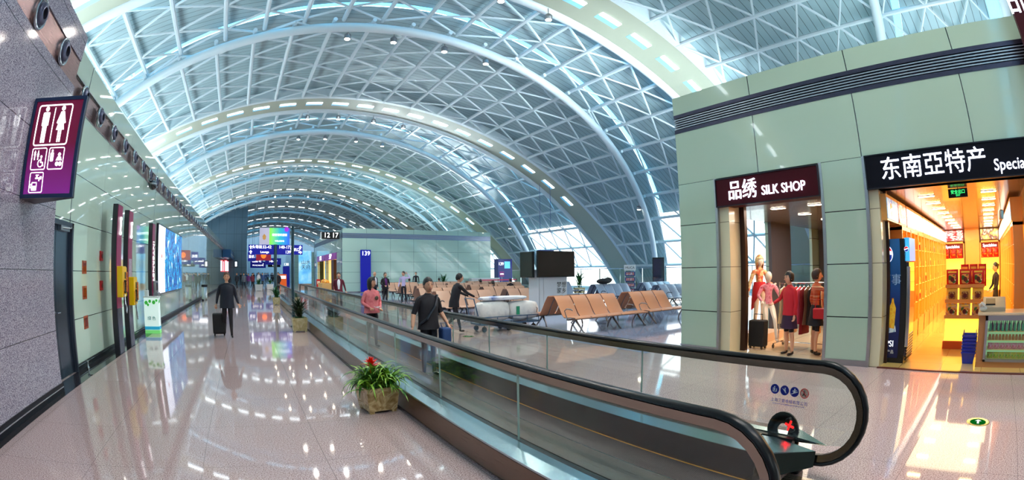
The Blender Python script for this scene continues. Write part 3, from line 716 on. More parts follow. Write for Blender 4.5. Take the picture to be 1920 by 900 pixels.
    MB().box(x-.07,YE+.1,.0,x+.07,YE+.6,.12).build('handrail_inlet',M_black,wk,world=True,bevel=.02)
bl,br=XN+.40,XF-.40
MB().box(bl,YE+.35,-.01,br,YF-.4,.010).build('pallet_band',belt_mat(),wk,world=True)
for x in (bl+.008,br-.008): MB().box(x-.008,YE+.35,.010,x+.008,YF-.4,.013).build('yellow_edge_line',mat('safety_yellow',(226,150,40),.5),wk,world=True)
m=MB().box(bl-.3,-.1,.0,br+.3,YE+.18,.012); m.build('landing_plate',brushed('landing_plate_steel',(196,188,176),.25),wk,world=True)
m=MB().mt(0)
for i in range(26): m.box(bl+.02+i*.028,YE+.1,.012,bl+.034+i*.028,YE+.38,.02)
m.build('comb_plate',mat('comb_brass',(214,176,96),.3,metal=.9),wk,world=True)
# red cross signal lamp on the far deck
t=thing('walkway_signal','black ring shaped signal lamp with a red cross at the walkway end','signal lamp',(3.74,1.74,.29))
m=MB().tube([(0,.11*math.cos(a),.0+.13*math.sin(a)+.0) for a in [PI*i/12 for i in range(13)]],.032,10,flat=(1,1.7)); m.build('lamp_arch',M_rail,t,smooth=True)
m=MB().cbox((-.035,-.085,.085),(.05,.05,.13),Matrix.Rotation(-.5,3,'X')); m.build('lamp_head',M_black,t,bevel=.01)
m=MB()
for s in (-1,1): m.cbox((-.063,-.087,.085),(.008,.016,.09),Matrix.Rotation(-.5,3,'X')@Matrix.Rotation(s*PI/4,3,'X'))
m.build('red_cross',mat('red_signal_glow',(255,20,20),.4,emit=3),t)
# safety stickers on the far glass
M_bst=mat('sticker_blue',(20,34,140),.4); M_wst=mat('sticker_white',(236,236,240),.4); M_rst=mat('sticker_red',(190,20,24),.4)
st=thing('safety_sticker','row of four round safety pictograms and maker lettering on the far balustrade glass','sticker',(XF-.01,1.65,.6))
xs_=XF-.008
for i in range(4):
    yy=1.80-.096*i; zz=.695-.002*i; Fm=face_mx(xs_,yy,zz); cc=[]
    if i<3:
        MB(Fm).prism(circ(.042,24),.001).build('blue_disc',M_bst,st,world=True); m=MB(Fm@Matrix.Translation((0,0,.0012)))
        if i==0: m.box(-.02,-.022,0,-.014,.012,.001).box(-.02,-.022,0,.016,-.017,.001).prism(circ(.006,8,-.004,.018),.001).box(-.009,-.012,0,.001,.010,.001).prism(circ(.005,8,.016,.0),.001).box(.012,-.02,0,.02,-.006,.001)
        if i==1: m.tube([(-.02,.016,0),(.018,-.022,0)],.003,5).prism(circ(.006,8,.004,.018),.001).prism([(-.006,.01),(.008,.01),(.014,-.016),(.004,-.018)],.001)
        if i==2: m.tube([(-.028,-.02,0),(.03,.002,0)],.003,5).prism(circ(.007,8,.002,.022),.001).prism([(-.008,.014),(.01,.012),(.008,-.008),(-.012,-.012)],.001).tube([(-.02,.006,0),(.022,.012,0)],.003,5)
        m.build('white_figure',M_wst,st,world=True)
    else:
        MB(Fm).prism(circ(.042,24),.001).build('white_disc',glass('sticker_clear',(225,215,215)),st,world=True)
        m=MB(Fm@Matrix.Translation((0,0,.002))); m.tube([(.039*math.cos(a),.039*math.sin(a),0) for a in [2*PI*k/24 for k in range(24)]],.0035,5,close=True).tube([(-.027,.027,0),(.027,-.027,0)],.003,5); m.build('red_ring',M_rst,st,world=True)
        MB(Fm@Matrix.Translation((0,0,.0012))).prism(circ(.006,8,-.004,.02),.001).prism([(-.012,.012),(.004,.012),(.006,-.006),(.018,-.022),(.012,-.026),(-.002,-.01),(-.014,-.026),(-.02,-.02),(-.01,-.006)],.001).build('white_figure',M_black,st,world=True)
textmesh('sticker_lettering','上海三菱电梯有限公司',.036,face_mx(xs_,1.655,.60),M_bst,st,ext=.0005)
textmesh('sticker_small_lettering','SHANGHAI MITSUBISHI ELEVATOR CO.,LTD.',.016,face_mx(xs_,1.655,.572),M_bst,st,ext=.0005)
# ================================================================== THE TWO SHOPS
def warm_box(): pass
M_wood=mat('orange_wood_cabinet',(232,164,84),.3,coat=.3)
M_shelf=mat('pale_glass_shelf',(252,226,140),.3)
M_litback=mat('lit_cabinet_back',(255,230,110),.5,emit=1.0,ecol=(255,214,70))
M_litpan=mat('lit_header_white',(240,244,255),.4,emit=.8,ecol=(228,236,255))
M_sfl=panelled('warm_shop_floor',(236,200,120),[(0,('p',.8,0),.004),(1,('p',.8,0),.004)],rough=.12,jcol=(180,140,70),coat=.6)
M_sceil=panelled('slatted_metal_ceiling',(150,120,96),[(0,('p',.16,0),.022)],rough=.22,jcol=(36,20,12),coat=.2,metal=.3)
M_maroon=mat('maroon_sign_face',(60,4,18),.5,spec=.15)
M_signblk=mat('blue_black_sign_face',(5,5,18),.5,spec=.15)
M_lett=mat('cool_white_letters',(255,255,255),.4,emit=2.6,ecol=(225,232,255))
# shells
struct(MB().box(8.49,2.2,0,21,3.08,3.2).build('wall_between_shops',M_wood))
struct(MB().box(8.2,2.2,0,8.49,3.08,.1).box(21,-8,0,21.3,6.08,3.2).build('wall_shop_back',M_wood))
struct(MB().box(10.0,-1.25,0,21,-.95,3.2).build('wall_shop_right',M_wood))
struct(MB().box(8.2,-4.6,.0,21,2.2,.008).build('floor_specialty_shop',M_sfl))
struct(MB().box(8.2,3.08,.0,21,6.33,.008).build('floor_silk_shop',panelled('cream_shop_floor',(232,206,168),[(0,('p',.8,0),.004),(1,('p',.8,0),.004)],rough=.12,jcol=(180,150,110),coat=.6)))
struct(MB().box(8.2,-.95,2.92,21,2.2,2.98).build('ceiling_specialty_shop',M_sceil))
struct(MB().box(8.2,3.08,2.92,21,6.33,2.98).build('ceiling_silk_shop',panelled('silk_shop_ceiling',(120,112,110),[(0,('p',.3,0),.01)],rough=.25,jcol=(60,50,46),coat=.3)))
struct(MB().box(8.13,-4.6,0,8.2,2.0,.02).box(8.13,3.08,0,8.2,5.3,.02).build('trim_sill_strip',mat('red_brown_sill',(96,36,22),.3,coat=.5)))
struct(MB().box(BX+.42,1.92,0,BX+.52,2.2,2.92).box(BX+.47,5.08,0,BX+.58,5.44,2.92).build('trim_opening_frame',mat('dark_brown_frame',(52,30,22),.3,metal=.4)))
# --- shop signs
def signboard(nm,lab,y0,y1,z0,z1,face,rim):
    t=thing(nm,lab,'shop sign',(BX,(y0+y1)/2,z0))
    MB().box(BX-.03,y0,z0,BX+.3,y1,z1).build('sign_board',face,t,world=True)
    m=MB(); frame2d(m,-(y1-y0)/2,0,(y1-y0)/2,z1-z0,.005,.02,.015,face_mx(BX-.03,(y0+y1)/2,z0)); m.build('sign_frame',rim,t,world=True); return t
s1=signboard('silk_shop_sign','maroon shop sign with white lettering SILK SHOP over the clothes shop',3.11,5.44,2.90,3.47,M_maroon,M_dark)
textmesh('chinese_lettering','品绣',.40,face_mx(BX-.045,4.79,3.17),M_lett,s1,ext=.012,xs=.86)
textmesh('latin_lettering','SILK SHOP',.25,face_mx(BX-.045,3.87,3.115),M_lett,s1,ext=.012,xs=.82)
s2=signboard('specialties_sign','wide blue-black shop sign with white Chinese lettering and the word Specialties',-4.6,2.17,2.92,3.49,M_signblk,M_dark)
textmesh('chinese_lettering','东南亞特产',.40,face_mx(BX-.045,.85,3.20),M_lett,s2,ext=.012,xs=1.03)
textmesh('latin_lettering','Specialties',.25,face_mx(BX-.045,-.80,3.1),M_lett,s2,ext=.012,xs=.98)
# maroon blade sign high at the picture edge
t=thing('blade_sign','maroon projecting sign with white lettering, high on the facade above the specialties shop','sign',(7.7,-1.6,4.2))
MB().box(7.28,-2.3,4.45,7.44,-1.33,6.4).build('blade_body',M_maroon,t,world=True)
MB().box(7.44,-1.9,5.2,8.2,-1.8,5.3).box(7.44,-1.9,4.8,8.2,-1.8,4.9).build('blade_bracket',M_dark,t,world=True)
textmesh('blade_lettering','品绣',.55,face_mx(7.275,-1.8,5.3),M_lett,t,ext=.004)
# --- specialties shop: cabinets on both sides
items=[]
def item(nm,fn,mats,lab,cat,grp):
    o=fn().build(nm,mats); tag(o,lab,cat,grp); return o
def put(src,x,y,z,rz=0,sc_=1,label=None,group=None):
    o=src.copy(); COL.objects.link(o); o.location=(x,y,z); o.rotation_euler=(0,0,rz); o.scale=(sc_,)*3
    if label: o['label']=label
    if group: o['group']=group
    return o
def packet(w=.16,h=.22,d=.06):
    m=MB(); n=6
    # pillow bag: flat sealed ends, bulging middle
    vs=[];fs=[]
    for i in range(7):
        z=h*i/6; b=d/2*math.sin(PI*i/6)**.6+.003
        for y in (-w/2,-w/4,0,w/4,w/2):
            vs.append((-b*(1 if abs(y)<w/2-.001 else .25),y,z))
        for y in (w/2,w/4,0,-w/4,-w/2):
            vs.append((b*(1 if abs(y)<w/2-.001 else .25),y,z))
    for i in range(6):
        for j in range(10): fs.append((i*10+j,i*10+(j+1)%10,(i+1)*10+(j+1)%10,(i+1)*10+j))
    fs+=[tuple(range(9,-1,-1)),tuple(60+j for j in range(10))]
    return m.add(vs,fs)
def bottle(): return MB().lathe([(.0,0),(.032,.0),(.035,.02),(.035,.12),(.03,.15),(.013,.19),(.013,.215),(.016,.217),(.016,.24),(0,.24)],(0,0,0),10)
def jar(): return MB().lathe([(0,0),(.05,0),(.052,.02),(.052,.1),(.04,.12)],(0,0,0),10).lathe([(.044,.12),(.044,.145),(0,.145)],(0,0,0),10)
P_red=blotch('red_snack_print',[(150,10,12),(196,16,18),(214,30,20),(250,190,60)],14,.3,detail=3)
P_yel=blotch('yellow_snack_print',[(250,200,50),(255,232,120),(220,90,30),(250,240,200),(240,170,30)],14,.3,detail=3)
P_mix=blotch('mixed_gift_print',[(240,190,70),(200,40,30),(120,70,30),(250,230,160)],12,.35,tex='vor')
bag=packet().build('snack_packet',P_yel); jr=jar().build('preserve_jar',P_mix); bx=MB().box(-.05,-.07,0,.05,.07,.14).build('gift_box',P_red,bevel=.004)
tag(bag,'yellow snack packet on a lit shelf of the cabinets along the shop side','snack packet','snack packets in the side cabinets')
tag(jr,'small preserve jar on a lit shelf of the cabinets along the shop side','jar','preserve jars in the side cabinets')
tag(bx,'red gift box on a lit shelf of the cabinets along the shop side','box','gift boxes in the side cabinets')
def cabinet(x0,x1,side,idx,label):
    yb,yf=(2.19,1.88) if side=='l' else (-.94,-.68); sg_=1 if side=='l' else -1
    t=thing('display_cabinet',label,'display cabinet',((x0+x1)/2,yb,0))
    ya,yb2=min(yb,yf),max(yb,yf)
    m=MB().box(x0,ya,0,x0+.05,yb2,2.40).box(x1-.05,ya,0,x1,yb2,2.40).box(x0,ya,2.34,x1,yb2,2.42).box(x0,ya,.008,x1,yb2,.42).box((x0+x1)/2-.02,ya,.4,(x0+x1)/2+.02,ya+.04 if side=='l' else yb2,2.36)
    m.build('cabinet_frame',M_wood,t,world=True)
    MB().box(x0+.05,yb-.02*sg_ if side=='l' else yb,.42,x1-.05,yb if side=='l' else yb+.02,2.34).build('lit_back_panel',M_litback,t,world=True)
    for z in (.82,1.22,1.62,2.0): MB().box(x0+.05,ya+.02,z-.012,x1-.05,yb2-.02,z).build('shelf',M_shelf,t,world=True)
    return t
xsL=[9.75+i*1.16 for i in range(10)]
for i,(a,b) in enumerate(zip(xsL[:-1],xsL[1:])):
    cabinet(a,b,'l',i,['first','second','third','fourth','fifth','sixth','seventh','eighth','last'][i]+' lit wooden display cabinet behind the drinks cooler, counted from the shop entrance')
    for z in (.82,1.22,1.62,2.0):
        for j in range(4):
            xx=a+.17+j*.28; s_=(bag,jr,bx)[(j+i+int(z*5))%3]; put(s_,xx,2.0,z+.003,random.uniform(-.2,.2)+(-PI/2),1.0)
xsR=[10.3+i*1.23 for i in range(9)]
for i,(a,b) in enumerate(zip(xsR[:-1],xsR[1:])):
    cabinet(a,b,'r',i,['first','second','third','fourth','fifth','sixth','seventh','last'][i]+' lit wooden cabinet on the shop wall opposite the cooler, counted from the entrance')
    for z in (.82,1.22,1.62,2.0):
        for j in range(3):
            xx=a+.25+j*.38; put((bag,jr,bx)[(j+i+int(z*7))%3],xx,-.80,z+.003,PI/2,1.0)
for o in (bag,jr,bx): o.location=(20.7,2.05-.1*(o is jr)-.2*(o is bx),1.0)
bag.location=(9.9,2.0,.42); jr.location=(10.1,2.0,.42); bx.location=(10.4,2.0,.42)
# lit header panels above the cabinets
M_pepsi=blotch('blue_ice_print',[(20,90,190),(50,150,220),(120,200,240),(20,60,160)],5,.3,emit=.45,dist=1)
M_redad=blotch('red_soda_print',[(200,20,40),(230,60,80),(240,220,230),(190,20,30)],5,.3,emit=.45,dist=.6)
def roundel(m3,cx,cy,r,M,t,names=('roundel_white','roundel_red','roundel_blue')):
    # round emblem: red upper field, white wave, blue lower field
    MB(M).prism(circ(r,28,cx,cy),.004).build(names[0],M_lett2,t,world=True)
    wave=lambda x:.16*r*math.sin((x/r)*2.2)
    up=[(cx+r*.93*math.cos(a),cy+r*.93*math.sin(a)) for a in [.28+(PI-.28*2+.25)*i/14 for i in range(15)]]
    xs=[cx-r*.86+1.72*r*i/8 for i in range(9)]
    MB(M@Matrix.Translation((0,0,.003))).prism(up+[(x,cy+.2*r+wave(x-cx)) for x in xs],.004).build(names[1],mat('emblem_red',(214,24,40),.3,emit=.5),t,world=True)
    dn=[(cx+r*.93*math.cos(a),cy+r*.93*math.sin(a)) for a in [PI+.15+(PI-.55)*i/14 for i in range(15)]]
    MB(M@Matrix.Translation((0,0,.003))).prism(dn+[(x,cy-.2*r+wave(x-cx)) for x in xs[::-1]],.004).build(names[2],mat('emblem_blue',(10,50,150),.3,emit=.5),t,world=True)
M_lett2=mat('emblem_white',(245,248,255),.3,emit=.8)
HZ0,HZ1=2.43,2.80; yF=1.87
# reader looks towards +y at these panels
def header(x0,x1,mt_,lab,cat='lit panel'):
    t=thing('lit_header_panel',lab,cat,((x0+x1)/2,yF,HZ0)); MB().box(x0,yF,HZ0-.01,x1,yF+.3,HZ1+.06).build('panel_frame',M_wood,t,world=True); MB().box(x0+.03,yF-.012,HZ0+.02,x1-.03,yF,HZ1).build('panel_face',mt_,t,world=True); return t
h1=header(8.3,9.35,M_pepsi,'lit blue header panel with a red white and blue round emblem beside the shop entrance')
roundel(None,8.62,2.61,.13,face_my(0,yF-.014,0),h1)
textmesh('panel_lettering','百事',.22,face_my(9.05,yF-.016,2.6),M_lett2,h1)
h2=header(9.4,10.3,M_redad,'lit red and pink soda header panel above the drinks cooler')
for i,(a,b) in enumerate([(10.4,11.6),(11.65,12.9),(13.0,14.4),(14.45,15.9),(16.0,17.5),(17.6,19.0),(19.1,20.6)]):
    header(a,b,M_litpan,['first','second','third','fourth','fifth','sixth','last'][i]+' plain white lit header panel beyond the red soda panel')
for i,(a,b) in enumerate([(10.3,12.2),(12.3,14.2),(14.3,16.2),(16.3,18.3),(18.4,20.5)]):
    t=thing('lit_header_panel',['first','second','third','fourth','last'][i]+' lit header panel over the cabinets on the wall opposite the cooler','lit panel',((a+b)/2,-.68,HZ0)); MB().box(a,-.95,HZ0-.01,b,-.66,HZ1+.06).build('panel_frame',M_wood,t,world=True); MB().box(a+.03,-.66,HZ0+.02,b-.03,-.65,HZ1).build('panel_face',M_litpan if i else M_pepsi,t,world=True)
# back wall units
def backunit(y0,y1,lab,lab2,prt):
    x=20.75
    t=thing('back_display_unit',lab,'display cabinet',(x,(y0+y1)/2,0))
    MB().box(x-.3,y0,0,x-.27,y1,2.45).box(x-.5,y0,.008,x,y0+.05,2.45).box(x-.5,y1-.05,.008,x,y1,2.45).box(x-.5,y0,.008,x,y1,.62).box(x-.5,y0,2.38,x,y1,2.45).build('unit_frame',M_wood,t,world=True)
    MB().box(x-.31,y0+.05,.62,x-.30,y1-.05,1.82).build('lit_back_panel',M_litback,t,world=True)
    for z in (1.0,1.4,1.82): MB().box(x-.5,y0+.05,z-.015,x-.3,y1-.05,z).build('shelf',M_shelf,t,world=True)
    MB().box(x-.32,y0+.05,1.84,x-.30,y1-.05,2.38).build('red_panel',mat('dark_red_panel',(120,26,16),.4,emit=.2),t,world=True)
    textmesh('unit_lettering','Specialties',.16,face_mx(x-.33,(y0+y1)/2,2.27),M_lett,t)
    tt=thing('lit_poster',lab2,'poster',(x-.3,(y0+y1)/2,2.5)); MB().box(x-.35,y0+.05,2.5,x-.32,y1-.05,2.88).build('poster_face',prt,tt,world=True)
    return t
backunit(1.02,2.14,'lit back wall unit with red packets on the cooler side of the shop','red and white lit poster above the cooler-side back unit',blotch('red_white_poster',[(214,20,40),(230,40,60),(250,240,240),(200,16,30)],4,.3,emit=.7,stretch=(1,1.5,6)))
backunit(-.66,.28,'lit back wall unit with red packets behind the shop assistant','cream lit poster above the back unit behind the assistant',blotch('cream_poster',[(250,236,190),(250,220,120),(90,40,60),(252,244,220)],4,.3,emit=.7))
rp=packet(.26,.36,.1).build('red_gift_bag',P_red); tag(rp,'large red gift bag standing in the upper bay of the back wall units','gift bag','red bags on the back units')
pos=[(20.35,1.26,1.825),(20.35,1.58,1.825),(20.35,1.9,1.825),(20.35,-.45,1.825),(20.35,-.18,1.825),(20.35,.09,1.825)]
rp.location=pos[0]
for p in pos[1:]: put(rp,*p)
# pillar between the back units
struct(MB().box(20.3,.3,.0,20.9,.98,2.92).build('column_back_pillar',M_wood))
# --- the stepped stand in the middle
t=thing('stepped_display_stand','orange stepped display stand with three tiers of snack bags in the middle of the shop','display stand',(10.6,.5,0))
MB().box(10.35,.04,.008,10.9,1.0,.16).build('stand_base',mat('red_orange_plinth',(214,90,30),.4),t,world=True)
MB().add([(10.42,.06,.16),(10.42,.98,.16),(10.85,.06,.16),(10.85,.98,.16),(10.62,.06,1.2),(10.62,.98,1.2),(10.85,.06,1.2),(10.85,.98,1.2)],[(0,1,5,4),(2,6,7,3),(0,4,6,2),(1,3,7,5),(4,5,7,6),(0,2,3,1)]).build('stand_body',M_litback,t,world=True)
for z,x0 in ((.62,10.38),(.92,10.44),(1.21,10.5)):
    MB().box(x0,.04,z-.02,x0+.3,1.0,z).box(x0-.01,.04,z-.02,x0,1.0,z+.05).build('stand_tier',M_wood,t,world=True)
def snackbag(nm_m,panel,x,y,z,w,h,lab):
    t=thing('snack_bag',lab,'snack bag',(x,y,z)); packet(w,h,.1).build('bag_body',nm_m,t,smooth=True)
    m=MB(face_mx(-.056,0,h*.46)); m.prism(rrect(-w*.3,-h*.28,w*.3,h*.26,.03),.002); m.build('print_window',panel,t)
    MB(face_mx(-.06,0,h*.42)).prism(circ(w*.17,12),.002).build('print_motif',mat('dark_red_motif',(96,20,16),.4),t)
    MB(face_mx(-.052,0,h*.84)).prism(rrect(-w*.36,-h*.05,w*.36,h*.05,.01),.002).build('print_title',mat('yellow_print',(250,214,80),.4),t); return t
P_win=blotch('cream_food_print',[(250,240,214),(236,170,90),(60,110,30),(250,236,200)],16,.4,tex='vor'); P_win2=blotch('brown_food_print',[(240,180,60),(120,50,20),(250,220,120)],18,.4)
P_bred=blotch('deep_red_wrap',[(170,10,14),(206,18,18),(220,40,24)],7,.3); P_byel=blotch('gold_wrap',[(250,196,50),(255,222,110),(240,236,200)],7,.3); P_bmix=blotch('red_gold_wrap',[(214,50,30),(250,180,60),(240,220,190),(180,20,20)],9,.3)
side=['nearest the cash counter','in the middle','nearest the cooler']
for j,y in enumerate((.2,.52,.84)):
    snackbag(P_bred,P_win,10.62,y,1.213,.29,.34,'deep red snack bag on the top tier of the stepped stand, '+side[j])
    snackbag(P_byel,P_win2,10.56,y,.923,.28,.27,'gold snack bag on the second tier of the stepped stand, '+side[j])
    snackbag(P_bmix,P_win,10.50,y,.623,.28,.27,'red and gold snack bag on the lowest tier of the stand, '+side[j])
for j,y in enumerate((.1,.32,.54)): snackbag(P_bred,P_byel,10.8,y,1.203,.2,.44,'small red bag behind the top tier of the stand, '+side[j])
# --- drinks cooler
ck=thing('drinks_cooler','tall drinks cooler with blue drink pictures on its side at the shop entrance','cooler',(8.95,1.85,0))
fx0,fx1,fy0,fy1=8.62,9.3,1.55,2.14
MB().box(fx0,fy0+.05,.12,fx1,fy1,2.12).build('cooler_body',M_black,ck,world=True,bevel=.01)
def cooler_side():
    m,nt,b=bsdf('cooler_picture'); tc,s=objxyz(nt)
    r=N(nt,'ShaderNodeValToRGB'); e=r.color_ramp.elements; e[0].position=.0; e[0].color=C(6,16,60); e[1].position=1; e[1].color=C(40,120,190)
    k=e.new(.45); k.color=C(16,40,110)
    mr=N(nt,'ShaderNodeMapRange'); mr.inputs['From Max'].default_value=2.2; nt.links.new(s.outputs[2],mr.inputs['Value']); nt.links.new(mr.outputs[0],r.inputs[0]); nt.links.new(r.outputs[0],b.inputs['Base Color']); b.inputs['Roughness'].default_value=.25; return m
Fc=face_mx(fx0-.002,0,0)   # local x = -y
MB().box(fx0-.012,fy0+.17,.1,fx0,fy1,2.12).build('side_picture',cooler_side(),ck,world=True)
def cl(y,z): return (-y,z)
Fc=face_mx(fx0-.013,0,0)
roundel(None,-2.03,1.86,.17,Fc,ck,('side_emblem_white','side_emblem_red','side_emblem_blue'))
MB(Fc).prism([(-2.02,.75),(-1.97,.75),(-1.96,1.1),(-1.985,1.2),(-1.985,1.3),(-2.005,1.3),(-2.005,1.2),(-2.03,1.1)],.004).build('cola_bottle_picture',mat('cola_dark',(26,18,40),.3),ck,world=True)
MB(Fc).prism([(-2.03,.92),(-1.957,.92),(-1.957,1.0),(-2.03,1.0)],.006).build('cola_label_picture',mat('label_blue',(30,70,190),.4),ck,world=True)
MB(Fc).prism([(-1.93,.62),(-1.82,.6),(-1.8,.95),(-1.84,1.05),(-1.85,1.12),(-1.885,1.12),(-1.89,1.05),(-1.94,.95)],.004).build('orange_bottle_picture',blotch('orange_soda_print',[(240,150,20),(250,210,60),(220,110,10)],12,.3),ck,world=True)
MB(Fc).prism([(-2.08,.5),(-1.78,.55),(-1.8,.66),(-2.0,.62),(-2.08,.7)],.003).build('ice_picture',blotch('ice_print',[(140,180,220),(220,235,245),(80,130,190)],20,.3,tex='vor'),ck,world=True)
textmesh('side_lettering','百事',.2,face_mx(fx0-.016,1.9,1.42),mat('pale_blue_letters',(150,190,230),.3),ck)
textmesh('side_small_lettering','PEPSI',.15,face_mx(fx0-.016,1.96,.34),M_lett2,ck,xs=.9)
textmesh('side_tiny_lettering','碳酸产品',.07,face_mx(fx0-.016,1.94,.2),M_wst,ck)
MB().box(fx0+.03,fy0,.14,fx1-.02,fy0+.06,1.72).build('cooler_door',mat('dark_cooler_glass',(20,24,40),.06,coat=1),ck,world=True)
MB().box(fx0-.0,fy0-.02,1.74,fx1,fy0+.08,2.13).build('cooler_head',mat('cooler_head_blue',(40,130,200),.3,emit=.9,ecol=(60,160,220)),ck,world=True)
roundel(None,-1.59,1.94,.045,face_mx(fx0-.004,0,0),ck,('head_emblem_white','head_emblem_red','head_emblem_blue'))
MB().box(fx0-.03,fy0-.03,.3,fx0+.03,fy0+.04,1.65).build('door_handle_bar',M_ss,ck,world=True,bevel=.01)
m=MB()
for i in range(9): m.box(fx0+.02,fy0-.01,.06+i*.05,fx1-.02,fy0+.03,.085+i*.05)
m.build('cooler_grille',M_dark,ck,world=True); MB().box(fx0+.02,fy0+.05,.008,fx1-.02,fy1-.03,.12).build('cooler_plinth',M_black,ck,world=True)
# --- cash counter with glass front
cc=thing('cash_counter','wooden cash counter with a lit glass front full of bottles and sweets','counter',(9.0,-.9,0))
cy0,cy1=-2.6,.13
MB().box(8.62,cy0,.008,9.3,cy1,.1).box(8.66,cy1-.14,.1,9.3,cy1,.86).box(9.1,cy0,.1,9.3,cy1,.86).build('counter_body',mat('tan_counter',(176,118,72),.35),cc,world=True)
MB().box(8.6,cy0,.84,9.34,cy1+.02,.88).build('counter_top',mat('beige_worktop',(216,194,160),.25,coat=.4),cc,world=True,bevel=.006)
MB().box(8.6,cy0,.1,8.66,cy1-.14,.14).box(8.6,cy0,.76,8.66,cy1-.14,.84).box(8.6,cy1-.19,.1,8.66,cy1-.14,.84).build('case_frame',M_alu,cc,world=True)
MB().box(9.06,cy0,.12,9.08,cy1-.14,.84).build('case_back',mat('case_back_green',(150,196,150),.4,emit=.5),cc,world=True)
MB().box(8.615,cy0,.14,8.62,cy1-.19,.76).build('case_glass',M_bgl,cc,world=True)
for z in (.14,.29,.44,.58): MB().box(8.68,cy0,z-.01,9.05,cy1-.2,z).build('case_shelf',M_shelf,cc,world=True)
bt=bottle().build('small_bottle',mat('green_drink',(70,190,150),.1,coat=1)); tag(bt,'small green bottle on the top shelf of the lit counter case','bottle','bottles in the counter case'); bt.scale=(.72,)*3; bt.location=(8.74,-.12,.58)
for i in range(1,12): put(bt,8.74,-.12-.085*i,.58,0,.72)
bt2=bottle().build('small_bottle',mat('violet_drink',(96,40,110),.1,coat=1)); tag(bt2,'small violet bottle in the second row of the lit counter case','bottle','violet bottles in the counter case'); bt2.scale=(.7,)*3; bt2.location=(8.86,-.16,.58)
for i in range(1,10): put(bt2,8.86,-.16-.09*i,.58,0,.7)
jb=jar().build('sweet_jar',mat('amber_sweets',(190,120,60),.3)); tag(jb,'small amber sweet jar on the second shelf of the lit counter case','jar','sweet jars in the counter case'); jb.scale=(.6,)*3; jb.location=(8.74,-.12,.44)
for i in range(1,14): put(jb,8.74,-.12-.07*i,.44,0,.6)
pk=packet(.12,.1,.05).build('sweet_packet',blotch('pink_sweet_print',[(210,40,90),(250,170,190),(160,20,60)],22,.3)); tag(pk,'pink sweet packet on the third shelf of the lit counter case','sweet packet','pink packets in the counter case'); pk.location=(8.74,-.15,.29)
for i in range(1,8): put(pk,8.74,-.15-.125*i,.29)
pg=packet(.12,.1,.05).build('sweet_packet',blotch('green_sweet_print',[(60,160,50),(230,220,60),(200,40,30)],22,.3)); tag(pg,'green and yellow sweet packet on the lowest shelf of the lit counter case','sweet packet','green packets in the counter case'); pg.location=(8.74,-.15,.14)
for i in range(1,8): put(pg,8.74,-.15-.125*i,.14)
rg=thing('cash_register','grey cash register with dark keys standing on the cash counter','cash register',(9.0,-.12,.88))
MB().add([(8.84,-.42,.88),(8.84,.06,.88),(9.2,-.42,.88),(9.2,.06,.88),(8.84,-.42,.95),(8.84,.06,.95),(9.2,-.42,1.1),(9.2,.06,1.1)],[(0,1,5,4),(2,6,7,3),(0,4,6,2),(1,3,7,5),(4,5,7,6)]).build('register_body',mat('grey_beige_plastic',(170,160,140),.4),rg,world=True,bevel=.01)
MB().cbox((9.0,-.1,1.03),(.2,.2,.02),Matrix.Rotation(-.39,3,'Y')).build('key_pad',M_dark,rg,world=True)
MB().tube([(8.82,.02,.98),(8.8,.08,1.02),(8.84,.12,.98)],.03,8).ball((8.86,.05,.93),(.06,.09,.05)).build('card_reader',mat('white_reader',(220,220,216),.3),rg,smooth=True,world=True)
# --- shopping baskets
bk=MB()
def basket():
    m=MB(); a=[(-.15,-.11),(.15,-.11),(.15,.11),(-.15,.11)]; 
    b=[(-.19,-.145),(.19,-.145),(.19,.145),(-.19,.145)]
    vs=[(x,y,0) for x,y in a]+[(x,y,.2) for x,y in b]+[(x*1.06,y*1.07,.2) for x,y in b]+[(x*1.06,y*1.07,.18) for x,y in b]+[(x*.94,y*.94,.015) for x,y in a]+[(x*.95,y*.95,.2) for x,y in b]
    fs=[(3,2,1,0)]+[(i,(i+1)%4,4+(i+1)%4,4+i) for i in range(4)]+[(4+i,4+(i+1)%4,8+(i+1)%4,8+i) for i in range(4)]+[(8+i,8+(i+1)%4,12+(i+1)%4,12+i) for i in range(4)]+[(16,17,18,19)]+[(16+i,20+i,20+(i+1)%4,16+(i+1)%4) for i in range(4)]+[(4+i,20+i,20+(i+1)%4,4+(i+1)%4) for i in range(4)]
    return m.add(vs,fs)
b0=thing('shopping_basket','blue shopping basket at the bottom of the basket stack by the cash counter','basket',(9.02,.3,.01))
basket().build('basket_shell',mat('blue_basket',(20,40,170),.3,coat=.2),b0)
MB().tube([(-.17,-.13,.2),(-.1,-.13,.27),(.1,-.13,.27),(.17,-.13,.2)],.008,6).build('basket_handle',mat('chrome_wire',(200,190,190),.2,metal=1),b0); MB().tube([(-.17,.13,.2),(-.1,.13,.27),(.1,.13,.27),(.17,.13,.2)],.008,6).build('basket_handle',mat('chrome_wire'),b0)
for i,l in enumerate(['second blue shopping basket from the bottom of the stack','third blue shopping basket from the bottom of the stack','fourth blue shopping basket from the bottom of the stack','fifth blue shopping basket from the bottom of the stack','topmost blue shopping basket of the stack by the cash counter']): dup(b0,(9.02,.3,.01+.055*(i+1)),0,l,None)
